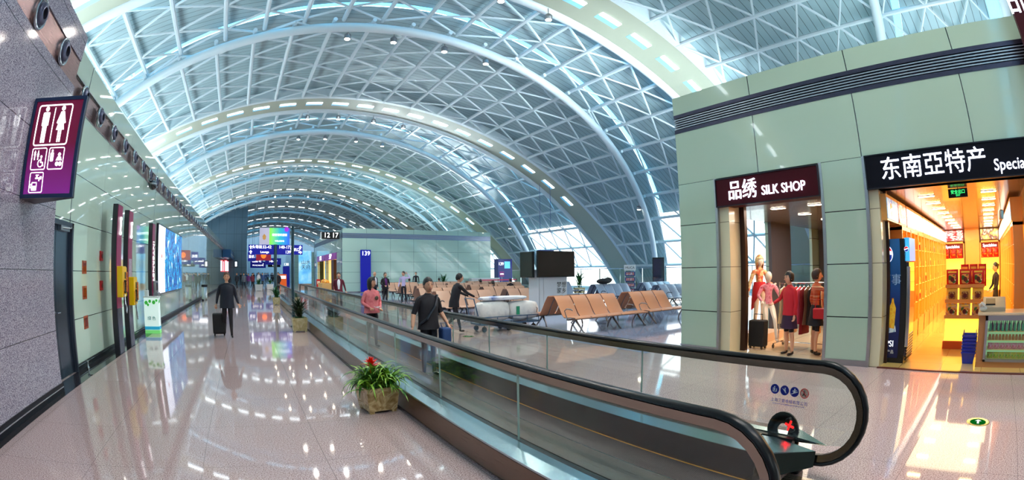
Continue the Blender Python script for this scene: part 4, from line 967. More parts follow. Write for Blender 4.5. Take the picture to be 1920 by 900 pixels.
# --- hanging exit sign and ceiling lamps
t=thing('exit_sign','small green lit exit sign hanging inside the specialties shop entrance','exit sign',(8.9,.5,2.76)); MB().box(-.03,-.2,0,.03,.2,.15).tube([(0,0,.15),(0,0,.17)],.01,6).build('sign_case',M_dark,t)
textmesh('exit_lettering','安全出口',.075,face_mx(-.032,0,.09),mat('green_glow',(60,230,120),.4,emit=1.5),t,world=False); textmesh('exit_small_lettering','EXIT',.045,face_mx(-.032,0,.035),mat('green_glow'),t,world=False)
def troffer(x,y,lab,g,l=.34,w=.1,z=2.915,mt_=None):
    t=thing('ceiling_lamp',lab,'ceiling lamp',(x,y,z),0,g); MB().box(-w/2-.015,-l/2-.015,-.006,w/2+.015,l/2+.015,.004).build('lamp_rim',M_alu,t); MB().box(-w/2,-l/2,-.012,w/2,l/2,-.005).build('lamp_glow',mt_ or mat('warm_lamp_glow',(255,240,200),.4,emit=40,ecol=(255,206,130)),t); return t
tl=troffer(9.6,1.25,'narrow warm ceiling lamp set in the slatted shop ceiling','warm lamps in the specialties ceiling')
for i in range(9):
    for y in (1.25,-.15):
        if i or y<1: dup(tl,(9.6+i*1.2,y,2.915))
tk=troffer(9.3,4.6,'small square ceiling lamp in the silk shop ceiling','lamps in the silk shop ceiling',.3,.14,2.915,mat('white_lamp_glow',(255,250,240),.4,emit=14,ecol=(255,232,205)))
for x,y in ((9.3,3.7),(10.8,4.6),(10.8,3.7),(12.4,4.6),(12.4,3.7)): dup(tk,(x,y,2.915))
t=thing('smoke_detector','pale cylindrical detector hanging from the specialties shop ceiling','detector',(11.2,-.45,2.6)); MB().lathe([(0,-.08),(.06,-.08),(.07,-.05),(.07,.1),(.05,.12)],(0,0,0),14).tube([(0,0,.1),(0,0,.33)],.012,6).build('detector_body',M_alu,t,smooth=True)
# --- silk shop
M_creaml=mat('lit_cream_panel',(255,240,200),.4,emit=.7,ecol=(255,236,190))
t=thing('lit_wall_panel','tall warm-lit cream display panel inside the silk shop entrance','lit panel',(8.9,5.5,0)); MB().box(8.5,5.44,.3,9.05,5.5,2.8).build('panel_face',M_creaml,t,world=True); MB().box(8.5,5.5,0,9.1,5.6,2.92).box(9.05,5.44,0,9.1,5.5,2.8).build('panel_frame',mat('gold_frame',(170,110,50),.35,metal=.6),t,world=True)
struct(MB().box(16,3.08,0,16.1,6.3,2.92).build('wall_silk_back',mat('dark_shop_wall',(74,72,78),.5)))
# clothes rail
def clothes():
    r=thing('clothes_rail','chrome clothes rail on castors crowded with red, beige and dark garments','clothes rail',(9.7,4.04,0))
    m=MB(); m.tube([(-.25,-.66,.1),(-.25,-.66,1.38)],.014,8).tube([(-.25,.66,.1),(-.25,.66,1.38)],.014,8).tube([(-.25,-.66,1.36),(-.25,.66,1.36)],.014,8).tube([(-.5,-.66,.1),(0,-.66,.1)],.014,8).tube([(-.5,.66,.1),(0,.66,.1)],.014,8).tube([(-.25,-.66,.12),(-.25,.66,.12)],.012,8); m.build('rail_frame',mat('chrome',(220,220,224),.1,metal=1),r,smooth=True)
    for x in (-.5,0):
        for y in (-.66,.66): MB().lathe([(.0,-.012),(.04,-.012),(.045,0),(.04,.012),(0,.012)],(x,y,.048),12,Matrix.Rotation(PI/2,3,'X')).build('castor',M_rub,r)
    return r
r_=clothes()
cols=[('red_cloth',(196,24,40),'red'),('beige_cloth',(222,196,150),'beige'),('dark_red_cloth',(130,14,30),'dark red'),('cream_cloth',(236,220,190),'cream'),('black_cloth',(24,20,28),'black'),('pink_cloth',(226,90,120),'pink'),('violet_cloth',(90,30,80),'violet'),('brown_cloth',(110,80,60),'brown')]
def garment(w,h,c,lab,loc,grp=None):
    m=MB(); n=10; vs=[];fs=[]
    rows=[(0,.05,.02),(-.03,.13,.03),(-.06,.2,.04),(-.14,w*.52,.05),(-h*.5,w*.48,.055),(-h,w*.6,.07)]
    for z,hw,d in rows:
        for j in range(n):
            a=2*PI*j/n; vs.append((hw*math.cos(a),(d*(1+.35*math.sin(3*a+z*9)))*math.sin(a),z))
    for i in range(len(rows)-1):
        for j in range(n): fs.append((i*n+j,i*n+(j+1)%n,(i+1)*n+(j+1)%n,(i+1)*n+j))
    fs+=[tuple(range(n)),tuple((len(rows)-1)*n+j for j in range(n-1,-1,-1))]; m.add(vs,fs)
    t=thing('hanging_garment',lab,'garment',loc); m.build('cloth',mat(c[0],c[1],.8),t,smooth=True)
    MB().tube([(-.2,0,-.05),(0,0,.02),(.2,0,-.05)],.006,5).tube([(0,0,.02),(0,0,.05),(.02,0,.07),(.0,0,.085)],.004,5).build('coat_hanger',mat('chrome'),t)
    return t
for i in range(12):
    c=cols[(i*3)%8]; y=3.50+i*.098
    garment(.42,(.75 if i%3 else .95),c,c[2]+' garment hanging on the chrome rail, '+['nearest the woman with the red bag','second from the woman with the red bag','third from the woman with the red bag','fourth from the woman with the red bag','fifth from the woman with the red bag','sixth from the woman with the red bag','sixth from the seated mannequin','fifth from the seated mannequin','fourth from the seated mannequin','third from the seated mannequin','second from the seated mannequin','nearest the seated mannequin'][i],(9.45,y,1.275))
t=thing('suitcase','black upright suitcase on the silk shop floor below the clothes rail','suitcase',(9.0,4.98,.01)); MB().box(-.12,-.19,.05,.12,.19,.6).build('case_shell',mat('black_fabric',(22,20,22),.7),t,bevel=.03); MB().tube([(0,-.1,.6),(0,-.1,.72),(0,.1,.72),(0,.1,.6)],.01,6).build('case_handle',M_dark,t)
for y in (-.14,.14):
    for x in (-.08,.08): MB().lathe([(0,-.015),(.03,-.015),(.03,.015),(0,.015)],(x,y,.03),10,Matrix.Rotation(PI/2,3,'X')).build('case_wheel',M_rub,t)
t=thing('display_plinth','low cream plinth carrying the scarf-draped mannequin in the silk shop','plinth',(10.2,5.6,0)); MB().box(9.75,5.2,.01,10.75,5.98,.2).build('plinth_body',mat('cream_plinth',(222,190,160),.4),t,world=True)
# ================================================================== WAITING AREA
M_tan=mat('tan_seat_shell',(212,146,106),.38,coat=.25)
M_tan2=mat('pale_tan_seat_shell',(184,142,116),.4,coat=.2)
M_gry=mat('grey_seat_shell',(150,156,172),.35,metal=.3,coat=.2)
M_leg=mat('cast_aluminium',(150,140,138),.28,metal=.9)
M_legd=mat('dark_steel_leg',(46,48,56),.35,metal=.7)
def shell(m,pts,x0,x1,t):
    """sheet of thickness t following the (y,z) profile between x0 and x1, rounded sides"""
    vs=[];fs=[]; n=len(pts); xs=[x0,x0+.03,x1-.03,x1]
    for sgn in (0,1):
        for i,(y,z) in enumerate(pts):
            a=pts[max(i-1,0)]; b=pts[min(i+1,n-1)]; d=Vector((b[0]-a[0],b[1]-a[1])).normalized(); nx,nz=-d.y,d.x
            for k,x in enumerate(xs):
                e=.35 if k in (0,3) else 1
                vs.append((x,y+nx*t*(sgn-.5)*e,z+nz*t*(sgn-.5)*e))
    for i in range(n-1):
        for k in range(3):
            a=i*4+k; fs.append((a,a+1,a+5,a+4)); b=a+4*n; fs.append((b,b+4,b+5,b+1))
        a=i*4; fs.append((a,a+4,a+4+4*n,a+4*n)); a=i*4+3; fs.append((a,a+4*n,a+4+4*n,a+4))
    for k in range(3):
        fs.append((k,k+4*n,k+1+4*n,k+1)); a=(n-1)*4+k; fs.append((a,a+1,a+1+4*n,a+4*n))
    m.add(vs,fs)
def bench(n,label,x,y,mt_,legm,rz=0,table=True,group=None,double=True):
    t=thing('waiting_bench',label,'seats',(x,y,0),rz,group); w=.59; L=n*w
    sides=(1,-1) if double else (1,)
    for s in sides:
        for i in range(n):
            a,b=i*w+.02,(i+1)*w-.02
            m=MB(); shell(m,[(-s*1.12,.395),(-s*1.08,.425),(-s*.9,.43),(-s*.7,.405),(-s*.6,.40)],a,b,.035); m.build('seat',mt_,t,smooth=True)
            m=MB(); shell(m,[(-s*.60,.40),(-s*.52,.47),(-s*.42,.62),(-s*.30,.80),(-s*.17,.955),(-s*.14,.965)],a,b,.03); m.build('backrest',mt_,t,smooth=True)
        if table: m=MB(); shell(m,[(-s*1.12,.395),(-s*.9,.42),(-s*.6,.41)],n*w+.02,n*w+.56,.03); m.build('side_table',mt_,t)
        Lx=L+(.58 if table else 0)
        MB().box(.0,min(-s*.82,-s*.74),.33,Lx,max(-s*.82,-s*.74),.38).build('beam',legm,t,bevel=.008)
        for lx in ([.28,L*.5+.5 if n>3 else L-.3,Lx-.2] if n>3 else [.28,Lx-.25]):
            m=MB()
            m.tube([(lx,-s*.78,.36),(lx,-s*.86,.27),(lx,-s*.98,.16),(lx,-s*1.12,.03),(lx,-s*1.16,.012)],[.035,.032,.026,.02,.024],8)
            m.tube([(lx,-s*.78,.36),(lx,-s*.72,.27),(lx,-s*.62,.14),(lx,-s*.58,.012)],[.035,.03,.024,.024],8)
            m.build('leg',legm,t,smooth=True)
        for i in [0,n]:
            xx=i*w
            m=MB().tube([(xx,-s*.78,.38),(xx,-s*.70,.50),(xx,-s*.66,.60),(xx,-s*.76,.655),(xx,-s*.95,.65),(xx,-s*1.0,.62)],[.016,.014,.014,.016,.018,.014],8); m.build('armrest',legm,t,smooth=True)
        for i in range(n): 
            xx=(i+.5)*w; m=MB().tube([(xx,-s*.62,.36),(xx,-s*.5,.42),(xx,-s*.36,.68),(xx,-s*.2,.9)],.016,6); m.build('back_bracket',legm,t,smooth=True)
    return t
b1=bench(4,'four-seat tan back-to-back bench with cast legs, nearest the walkway handrail',8.12,11.15,M_tan,M_leg)
b2_=bench(3,'three-seat tan back-to-back bench beside the green shop block',11.1,11.15,M_tan,M_leg)
g_='benches in the waiting area'
W1=bench(4,'pale tan back-to-back bench behind the luggage cart',6.95,17.0,M_tan2,M_legd)
def nb(x,y,l): return dup(W1,(x,y,0),0,l,None)
nb(10.3,17.4,'pale tan back-to-back bench directly behind the television pillar')
nb(7.6,20.6,'pale tan bench in the second row beyond the luggage cart'); nb(10.9,20.6,'pale tan bench in the second row beyond the television pillar')
nb(8.9,24.4,'pale tan bench beside the standing man in the lilac shirt'); nb(12.1,24.4,'pale tan bench in the third row, far from the lilac shirt')
nb(9.4,28.6,'pale tan bench in the fourth row behind the standing group'); nb(12.6,28.6,'pale tan bench in the fourth row, second from the standing group'); nb(15.8,28.6,'pale tan bench in the fourth row, third from the standing group')
nb(9.8,33.0,'pale tan bench in the last row before the gate 139 wall'); nb(13.0,33.0,'pale tan bench in the last row, in the middle before the gate 139 wall'); nb(16.2,33.0,'pale tan bench in the last row towards the blue podium')
G1=bench(4,'grey back-to-back bench with the black bag lying on its backrests',16.3,18.7,M_gry,M_legd)
def ng(x,y,l): return dup(G1,(x,y,0),0,l,None)
ng(19.9,18.7,'grey bench in front of the dark totem display'); ng(17.6,25.4,'grey bench beside the potted palm near the glazing'); ng(16.9,14.9,'grey bench just visible beyond the three-seat tan bench')
ng(14.6,21.6,'grey bench half hidden by the television pillar')
t=thing('travel_bag','black soft travel bag lying on top of the grey bench backs','bag',(17.1,18.7,.98)); MB().ball((0,0,.14),(.5,.24,.15),16,8).ball((.3,0,.2),(.25,.2,.14),12,6).build('bag_body',mat('black_fabric',(22,20,22),.7),t,smooth=True); MB().tube([(-.25,-.1,.24),(-.15,-.14,.36),(.15,-.14,.36),(.25,-.1,.26)],.015,6).build('bag_strap',mat('black_fabric'),t)
# television pillar
t=thing('television_pillar','pale grey pillar with black ink calligraphy carrying two black televisions','pillar',(11.2,15.5,0))
MB().box(10.53,15.2,0,11.9,15.9,1.75).build('pillar_body',mat('pale_grey_laminate',(206,208,212),.25,coat=.5),t,world=True,bevel=.01)
MB().box(10.53,15.195,0,10.56,15.2,1.75).box(10.75,15.195,0,10.76,15.2,1.75).build('pillar_seam',M_alu,t,world=True)
textmesh('ink_calligraphy','梦想\n家乡',.24,face_my(11.62,15.195,1.02),M_black,t,ext=.002)
MB().box(10.9,15.3,1.7,11.5,15.8,2.3).build('television_mount',M_dark,t,world=True)
tv=thing('television','large black television facing the benches, with a warm reflection in its screen','television',(11.28,15.1,1.45)); MB().box(10.38,15.05,1.45,12.18,15.13,2.47).build('television_case',M_black,tv,world=True,bevel=.008); MB().box(10.41,15.045,1.49,12.15,15.05,2.44).build('screen',mat('brown_black_screen',(38,20,12),.12,spec=.35),tv,world=True)
tv=thing('television','second black television on the pillar side, seen at a steep angle','television',(10.3,15.9,1.45)); MB().box(10.26,15.2,1.45,10.34,16.1,2.45).build('television_case',M_black,tv,world=True,bevel=.008); MB().box(10.25,15.23,1.49,10.26,16.07,2.42).build('screen',mat('green_black_screen',(12,20,26),.12,spec=.35),tv,world=True)
# totem, leaflet stand, podium, gate panel, barrier
t=thing('totem_display','tall dark totem display standing near the glazing','display',(23.3,20.3,0),-.85); MB().box(-.38,-.06,.05,.38,.06,2.45).build('totem_body',M_black,t,bevel=.02); MB().box(-.33,-.065,.5,.33,-.06,2.35).build('screen',mat('blue_black_screen',(14,34,62),.08,coat=1),t); MB().box(-.45,-.2,0,.45,.2,.05).build('totem_foot',M_dark,t)
t=thing('leaflet_stand','white leaflet stand with slanted blue framed posters beside the totem','leaflet stand',(21.0,20.6,0),-.75)
MB().tube([(-.3,0,0),(-.3,.1,2.0)],.02,6).tube([(.3,0,0),(.3,.1,2.0)],.02,6).box(-.35,-.2,0,.35,.25,.03).build('stand_frame',M_white,t); MB().box(-.36,.06,1.66,.36,.1,2.0).build('stand_header',M_white,t); textmesh('header_lettering','MUCA',.2,face_my(0,.055,1.82),M_black,t,world=False)
for i in range(4): MB().cbox((0,.02,1.45-.34*i),(.62,.02,.28),Matrix.Rotation(.35,3,'X')).build('leaflet_tray',mat('tray_blue',(50,80,150),.4),t); MB().cbox((0,.0,1.46-.34*i),(.5,.03,.18),Matrix.Rotation(.35,3,'X')).build('leaflet',blotch('leaflet_print',[(240,230,230),(220,120,110),(230,236,240)],6,.4),t)
M_blue=mat('royal_blue_panel',(5,10,150),.35,emit=.1,ecol=(10,24,200))
M_blued=mat('navy_blue_panel',(12,36,120),.3,emit=.15)
t=thing('gate_marker','tall royal blue panel numbered 139 standing before the pale green gate wall','gate sign',(10.15,40.3,0)); MB().box(-.46,-.1,0,.46,.1,3.62).build('panel_body',M_blue,t,bevel=.01); MB().box(-.5,-.12,0,.5,.12,.06).build('panel_foot',M_alu,t); textmesh('gate_number','139',.52,face_my(0,-.103,3.3),M_glow,t,world=False)
t=thing('gate_podium','dark blue gate podium numbered 139 with a small lit screen near the glazing','podium',(24.9,42.3,0)); MB().box(-.8,-.4,0,.8,.4,2.95).build('podium_body',M_blued,t,bevel=.01); textmesh('gate_number','139',.42,face_my(-.45,-.405,2.45),M_glow,t,world=False); MB().box(-.05,-.42,2.0,.6,-.4,2.7).build('screen',mat('cyan_screen',(90,190,230),.3,emit=.8),t)
MB().box(.8,-.38,0,.86,.38,2.95).build('podium_side',M_blue,t)
t=thing('check_in_counter','pale gate counter behind the red belt barrier','counter',(21.6,40.2,0)); MB().box(-1.5,-.3,0,1.5,.3,1.05).build('counter_body',mat('pale_counter',(214,206,200),.4),t,bevel=.01); MB().box(-1.55,-.34,1.05,1.55,.34,1.1).build('counter_top',M_white,t)
t=thing('belt_barrier','row of black posts joined by a red belt in front of the gate counter','barrier',(20.2,38.6,0))
for x in (0,2.0,4.0): MB().lathe([(.17,0),(.17,.02),(.03,.05),(.03,1.0),(0,1.02)],(x,0,0),12).build('post',M_black,t,smooth=True)
for x in (0,2.0): MB().box(x+.03,-.01,.88,x+1.97,.01,.97).build('belt',mat('red_belt',(200,20,70),.5,emit=.1),t)
t=thing('gate_information_sign','small magenta sign on a thin post beside the blue podium','sign',(23.3,39.8,0)); MB().tube([(0,0,0),(0,0,1.2)],.025,8).lathe([(.15,0),(.15,.02),(.02,.04)],(0,0,0),12).build('post',M_alu,t); MB().box(-.25,-.02,1.2,.25,.02,1.7).build('sign_plate',mat('violet_plate',(120,30,110),.4,emit=.2),t); MB().box(-.18,-.03,1.4,.18,-.02,1.5).build('sign_stripe',M_glow,t)
t=thing('hanging_gate_sign','small dark blue gate sign hanging high behind the televisions','sign',(17.6,24.6,2.7)); MB().box(-.6,-.06,0,.6,.06,.3).tube([(-.4,0,.3),(-.4,0,4.5)],.012,5).tube([(.4,0,.3),(.4,0,4.5)],.012,5).build('sign_box',M_blued,t); textmesh('sign_lettering','137',.2,face_my(0,-.065,.15),M_glow,t,world=False)
# low glass screen in front of the glazing
sc_=thing('glass_screen','long low glass screen with steel rail in front of the curtain glazing','glass screen',(26.6,25,0))
for i in range(16):
    y=8+i*2.4; MB().box(26.59,y+.03,.1,26.61,y+2.37,1.75).build('screen_pane',M_bgl,sc_,world=True); MB().box(26.57,y-.03,0,26.63,y+.03,1.8).build('post',M_ss,sc_,world=True)
MB().tube([(26.6,8,1.82),(26.6,46.4,1.82)],.035,8).build('top_rail',M_ss,sc_,world=True)
# round exit markers in the floor
for x,y,l in ((5.62,-.07,'round green exit marker set in the floor before the specialties shop'),(5.6,11.35,'round green exit marker set in the floor behind the far handrail')):
    t=thing('floor_exit_marker',l,'floor marker',(x,y,0)); MB().lathe([(.11,0),(.15,.003),(.16,.0)],(0,0,0),28).build('marker_ring',mat('brass_ring',(190,180,120),.25,metal=.9),t); MB().lathe([(0,.002),(.11,.002)],(0,0,0),28).build('green_disc',mat('marker_green',(10,130,40),.2,emit=.25),t)
    MB().prism([(-.07,-.015),(.02,-.015),(.02,-.045),(.075,0),(.02,.045),(.02,.015),(-.07,.015)],.003,Matrix.Translation((0,0,.002))).build('white_arrow',M_wst,t)

# ================================================================== PLANTS
M_leafg=blotch('green_leaf',[(18,60,10),(60,124,24),(150,190,60),(30,84,16)],9,.35,stretch=(1,1,1))
M_leafd=blotch('dark_leaf',[(20,36,20),(40,62,34),(70,60,40)],5,.35)
M_leafm=blotch('mid_leaf',[(12,46,24),(30,96,44),(60,130,60)],5,.4)
def leaf(m,base,az,length,up,droop,width,seg=7,twist=0):
    """a strap leaf with a raised midrib, arching out and down"""
    vs=[];fs=[]; d=Vector((math.cos(az),math.sin(az),0)); s=Vector((-math.sin(az),math.cos(az),0)); p=Vector(base)
    el=up
    for i in range(seg+1):
        f=i/seg; wd=width*math.sin(PI*(.12+.88*f)**.8)*(1-.25*f)
        if i==seg: wd=.001
        n=Vector((-math.sin(el)*d.x,-math.sin(el)*d.y,math.cos(el)))
        vs+=[p-s*wd+n*wd*.25,p-n*wd*.1,p+s*wd+n*wd*.25]
        p=p+(d*math.cos(el)+Vector((0,0,1))*math.sin(el))*length/seg; el-=droop/seg*(.5+f)
    for i in range(seg):
        for k in (0,1): fs.append((3*i+k,3*i+k+1,3*i+k+4,3*i+k+3))
    m.add(vs,fs)
def planter(t,w,h,mt_,taper=.82,z=0):
    m=MB(); a=w/2; b=w/2*taper
    vs=[(-b,-b,.03),(b,-b,.03),(b,b,.03),(-b,b,.03),(-a,-a,h),(a,-a,h),(a,a,h),(-a,a,h),(-a*.86,-a*.86,h),(a*.86,-a*.86,h),(a*.86,a*.86,h),(-a*.86,a*.86,h),(-a*.82,-a*.82,h-.05),(a*.82,-a*.82,h-.05),(a*.82,a*.82,h-.05),(-a*.82,a*.82,h-.05)]
    fs=[(3,2,1,0)]+[(i+4*k,(i+1)%4+4*k,(i+1)%4+4*k+4,i+4*k+4) for k in (0,1,2) for i in range(4)]+[(12,13,14,15)]
    m.add(vs,fs)
    for sx in (-1,1):
        for sy in (-1,1): m.box(sx*b*.8-.03,sy*b*.8-.03,0,sx*b*.8+.03,sy*b*.8+.03,.04)
    m.build('planter_box',mt_,t)
M_marb=blotch('veined_brown_marble',[(120,92,50),(168,140,92),(206,184,136),(96,70,38)],5,.2,dist=2.5,detail=6)
M_marb2=blotch('veined_beige_marble',[(170,150,100),(200,184,136),(216,204,164)],4,.25,dist=2)
random.seed(5)
t=thing('bromeliad_plant','leafy green bromeliad with a red flower in a brown marble planter beside the near balustrade','potted plant',(1.52,5.70,0),.12)
planter(t,.44,.32,M_marb,.84); MB().box(-.18,-.18,.26,.18,.18,.28).build('soil',mat('dark_soil',(40,28,20),.9),t)
m=MB()
for k in range(19):
    bx_,by_=random.uniform(-.18,.18),random.uniform(-.15,.15); tilt=random.uniform(0,6)
    for i in range(13): leaf(m,(bx_,by_,random.uniform(.27,.42)),tilt+i*2.399+random.uniform(-.2,.2),random.uniform(.26,.50),random.uniform(.3,1.3),random.uniform(1.6,3.0),random.uniform(.018,.028))
m.build('foliage',M_leafg,t,smooth=True)
m=MB()
for i in range(26): leaf(m,(-.08,-.06,.56+.002*i),i*2.399,.16-.003*i,.35+.045*i,.7,.027,5)
m.tube([(-.08,-.06,.28),(-.08,-.06,.6)],.012,6); m.build('red_flower',mat('flower_red',(226,40,16),.4),t,smooth=True)
m=MB()
for i in range(9): leaf(m,(.12,-.1,.42),i*.7,.08,.5,.8,.014,4)
m.build('faded_flower',mat('faded_pink',(200,130,100),.5),t)
t=thing('dracaena_plant','dark upright leafy plant in a square beige planter next to the clock pole','potted plant',(1.5,14.3,0)); planter(t,.46,.4,M_marb2,.9)
m=MB()
for i in range(110): leaf(m,(random.uniform(-.08,.08),random.uniform(-.08,.08),random.uniform(.38,.66)),random.uniform(0,6.28),random.uniform(.40,.62),random.uniform(.45,1.35),random.uniform(.5,1.6),.027)
m.build('foliage',M_leafd,t,smooth=True)
m=MB()
for i in range(30): leaf(m,(random.uniform(-.14,.14),random.uniform(-.14,.14),.36),random.uniform(0,6.28),.14,1.0,1.2,.016,4)
m.build('ground_cover',M_leafm,t)
m=MB()
for i in range(5): m.tube([(.03*math.cos(i*1.3),.03*math.sin(i*1.3),.34),(.07*math.cos(i*1.3),.07*math.sin(i*1.3),.7)],.013,6)
m.build('stem',mat('brown_stem',(80,60,40),.7),t)
def bush(x,y,h,w,lab,potw=.42,poth=.4,mt_=None,lm=None,n=55):
    t=thing('potted_plant',lab,'potted plant',(x,y,0)); planter(t,potw,poth,mt_ or M_marb2,.85)
    m=MB()
    for i in range(n): leaf(m,(random.uniform(-.08,.08),random.uniform(-.08,.08),poth-.04+random.uniform(0,(h-poth)*.45)),random.uniform(0,6.28),random.uniform(.45,.75)*w,random.uniform(.5,1.4),random.uniform(.8,1.9),.028+.01*w)
    m.build('foliage',lm or M_leafm,t,smooth=True); return t
bush(1.5,26.3,1.15,.85,'small green potted plant beyond the clock pole beside the walkway end')
bush(11.6,39.2,1.75,1.1,'tall green potted plant behind the man in the dark suit',.5,.5)
bush(17.0,39.2,1.8,1.3,'large spreading potted palm against the gate 139 wall',.6,.5)
bush(21.6,26.2,2.0,1.4,'large potted palm beside the television pillar near the glazing',.6,.5)
bush(.95,47,1.3,.9,'green plant in a white pot in the middle of the far corridor',.8,.6,M_white); bush(2.2,50,1.2,.8,'smaller green plant in a white pot beside the other in the far corridor',.7,.55,M_white)
# ================================================================== PEOPLE
M_skin=mat('light_skin',(214,160,130),.5); M_hair=mat('black_hair',(20,16,16),.45); M_hairg=mat('grey_brown_hair',(70,56,50),.5); M_shoe=mat('black_leather_shoe',(18,16,18),.3)
M_eye=mat('dark_eye',(26,18,16),.3); M_lip=mat('lip_rose',(176,96,88),.5); M_manq=mat('white_mannequin_shell',(240,232,222),.3,coat=.3)
def skinmesh(nodes,edges,segmat,lvl=1):
    """nodes: name -> (pos, radius or (rx,ry)); returns verts, faces, material per face"""
    names=list(nodes); idx={n:i for i,n in enumerate(names)}
    me=bpy.data.meshes.new('sk'); me.from_pydata([nodes[n][0] for n in names],[(idx[a],idx[b]) for a,b,_ in edges],[])
    o=bpy.data.objects.new('sk',me); COL.objects.link(o)
    md=o.modifiers.new('s','SKIN'); md.use_smooth_shade=True; md.branch_smoothing=.5
    for i,n in enumerate(names):
        r=nodes[n][1]; r=(r,r) if isinstance(r,(int,float)) else r
        me.skin_vertices[0].data[i].radius=r; me.skin_vertices[0].data[i].use_root=(i==0)
    sb=o.modifiers.new('u','SUBSURF'); sb.levels=lvl; sb.render_levels=lvl
    dg=bpy.context.evaluated_depsgraph_get(); dg.update(); ev=o.evaluated_get(dg); m2=ev.to_mesh()
    vs=[v.co.copy() for v in m2.vertices]; fs=[tuple(p.vertices) for p in m2.polygons]; cs=[p.center.copy() for p in m2.polygons]
    ev.to_mesh_clear(); bpy.data.objects.remove(o)
    S=[(Vector(nodes[a][0]),Vector(nodes[b][0]),k) for a,b,k in edges]; ms=[]
    for c in cs:
        best=None
        for a,b,k in S:
            ab=b-a; t=max(0,min(1,(c-a).dot(ab)/max(ab.length_squared,1e-9))); d=(a+ab*t-c).length
            if best is None or d<best[0]-1e-4: best=(d,k)
        ms.append(best[1])
    return vs,fs,ms
def hand(m,w,d,curl=.6,side=1,s=1.0,palmn=None):
    """palm and five separate bent fingers; w wrist, d direction of the hand"""
    w=Vector(w); d=Vector(d).normalized(); up=Vector(palmn) if palmn else Vector((0,-1,0)); up=(up-d*up.dot(d)); 
    if up.length<1e-3: up=d.orthogonal()
    up.normalize(); sd=d.cross(up).normalized()*side
    m.tube([w-d*.01,w+d*.03*s,w+d*.06*s,w+d*.085*s],[.02*s,.03*s,.034*s,.028*s],8,flat=(.55,1) if abs(up.z)>.5 else (.6,1))
    for i,(o,L) in enumerate(((-.026,.060),(-.009,.070),(.009,.066),(.025,.052))):
        b=w+d*.078*s+sd*o*s; p=[b]; a=curl*.4
        for k in range(3):
            q=(d*math.cos(a)+up*math.sin(a)); p.append(p[-1]+q*L*s/3); a+=curl*.75
        m.tube(p,[.0095*s,.009*s,.0085*s,.007*s],6)
    b=w+d*.03*s-sd*.026*s; q=(d*.7-sd*.6+up*.35).normalized(); m.tube([b,b+q*.035*s,b+q*.035*s+(d*.9-sd*.1+up*.4).normalized()*.03*s],[.012*s,.011*s,.008*s],6)
def head(m,c,s,yaw,tilt=0,skin=0,eye=3,lip=4,plain=False):
    R=Matrix.Rotation(yaw,3,'Z')@Matrix.Rotation(tilt,3,'X'); c=Vector(c)
    # skull: width, depth, height; a chin that narrows, brow, cheeks
    vs=[];fs=[]; n,mm=16,12
    for i in range(mm+1):
        p=PI*i/mm; z=math.cos(p)*.118; r=math.sin(p)**.85
        for j in range(n):
            a=2*PI*j/n; x=math.cos(a)*.077*r; y=math.sin(a)*.094*r
            if z<-.02: k=(-.02-z)/.1; x*=1-.33*k; y=y*(1-.22*k)-.012*k
            if y<0 and abs(z)<.05: y*=1+.03*(1-abs(z)/.05)
            vs.append(c+R@(Vector((x,y,z))*s))
    for i in range(mm):
        for j in range(n): fs.append((i*n+j,(i+1)*n+j,(i+1)*n+(j+1)%n,i*n+(j+1)%n))
    m.mt(skin); m.add(vs,fs)
    if plain: return
    P=lambda x,y,z: c+R@(Vector((x,y,z))*s)
    m.tube([P(0,-.088,.02),P(0,-.104,-.012),P(0,-.110,-.026),P(0,-.094,-.036)],[.007*s,.010*s,.014*s,.009*s],6)
    for e in (-1,1):
        m.mt(skin).ball(P(e*.078,.004,-.008),(.010*s,.018*s,.03*s),8,5,R)
        m.mt(skin).ball(P(e*.03,-.084,.018),(.016*s,.010*s,.012*s),8,5,R)
        m.mt(eye).ball(P(e*.03,-.091,.010),(.0115*s,.006*s,.0065*s),8,5,R)
        m.mt(eye).tube([P(e*.014,-.094,.034),P(e*.032,-.093,.038),P(e*.048,-.084,.031)],.0035*s,5)
    m.mt(lip).ball(P(0,-.088,-.058),(.024*s,.008*s,.0075*s),8,5,R)
def hairmesh(c,s,yaw,style,tilt=0):
    m=MB(); R=Matrix.Rotation(yaw,3,'Z')@Matrix.Rotation(tilt,3,'X'); c=Vector(c); n,mm=18,9
    vs=[];fs=[]
    low={'short':-.2,'bob':-.62,'long':-1.2,'bun':-.1,'ponytail':-.15}[style]
    for i in range(mm+1):
        for j in range(n):
            a=2*PI*j/n; front=max(0,-math.sin(a)); lim=.55*PI*(1-.42*front**1.5) if style in('short','bun','ponytail') else PI*(.70 if front<.45 else .38)
            
            if style in('short','bun','ponytail'): back=max(0,math.sin(a)); lim=PI*(.33+.25*(1-front)**1.2+.10*back+.018*math.sin(9*a+1)+.012*math.sin(17*a))
            p=lim*i/mm; r=math.sin(p); k=1.10+(.025*math.sin(5*a+2.1*i)+.02*math.sin(11*a-i)-.05*(i/mm)**3)*(1 if style in('short','bun','ponytail') else 1.4)+(.05 if style in('bob','long') and i>3 else 0)
            z=math.cos(p)*.118*k
            if style=='long' and front<.35 and p>PI*.5: z-= (p-PI*.5)*.16
            vs.append(c+R@(Vector((math.cos(a)*.080*k*max(r,.02 if i==0 else r),math.sin(a)*.098*k*r+.006,z+.004))*s))
    for i in range(mm):
        for j in range(n): fs.append((i*n+j,(i+1)*n+j,(i+1)*n+(j+1)%n,i*n+(j+1)%n))
    m.add(vs,fs)
    if style=='bun': m.ball(c+R@(Vector((0,.10,.05))*s),.04*s,10,6)
    if style=='ponytail': m.tube([c+R@(Vector(q)*s) for q in ((0,.09,.04),(0,.14,.0),(0,.13,-.12),(0,.11,-.2))],[.02*s,.03*s,.026*s,.008*s],8)
    return m
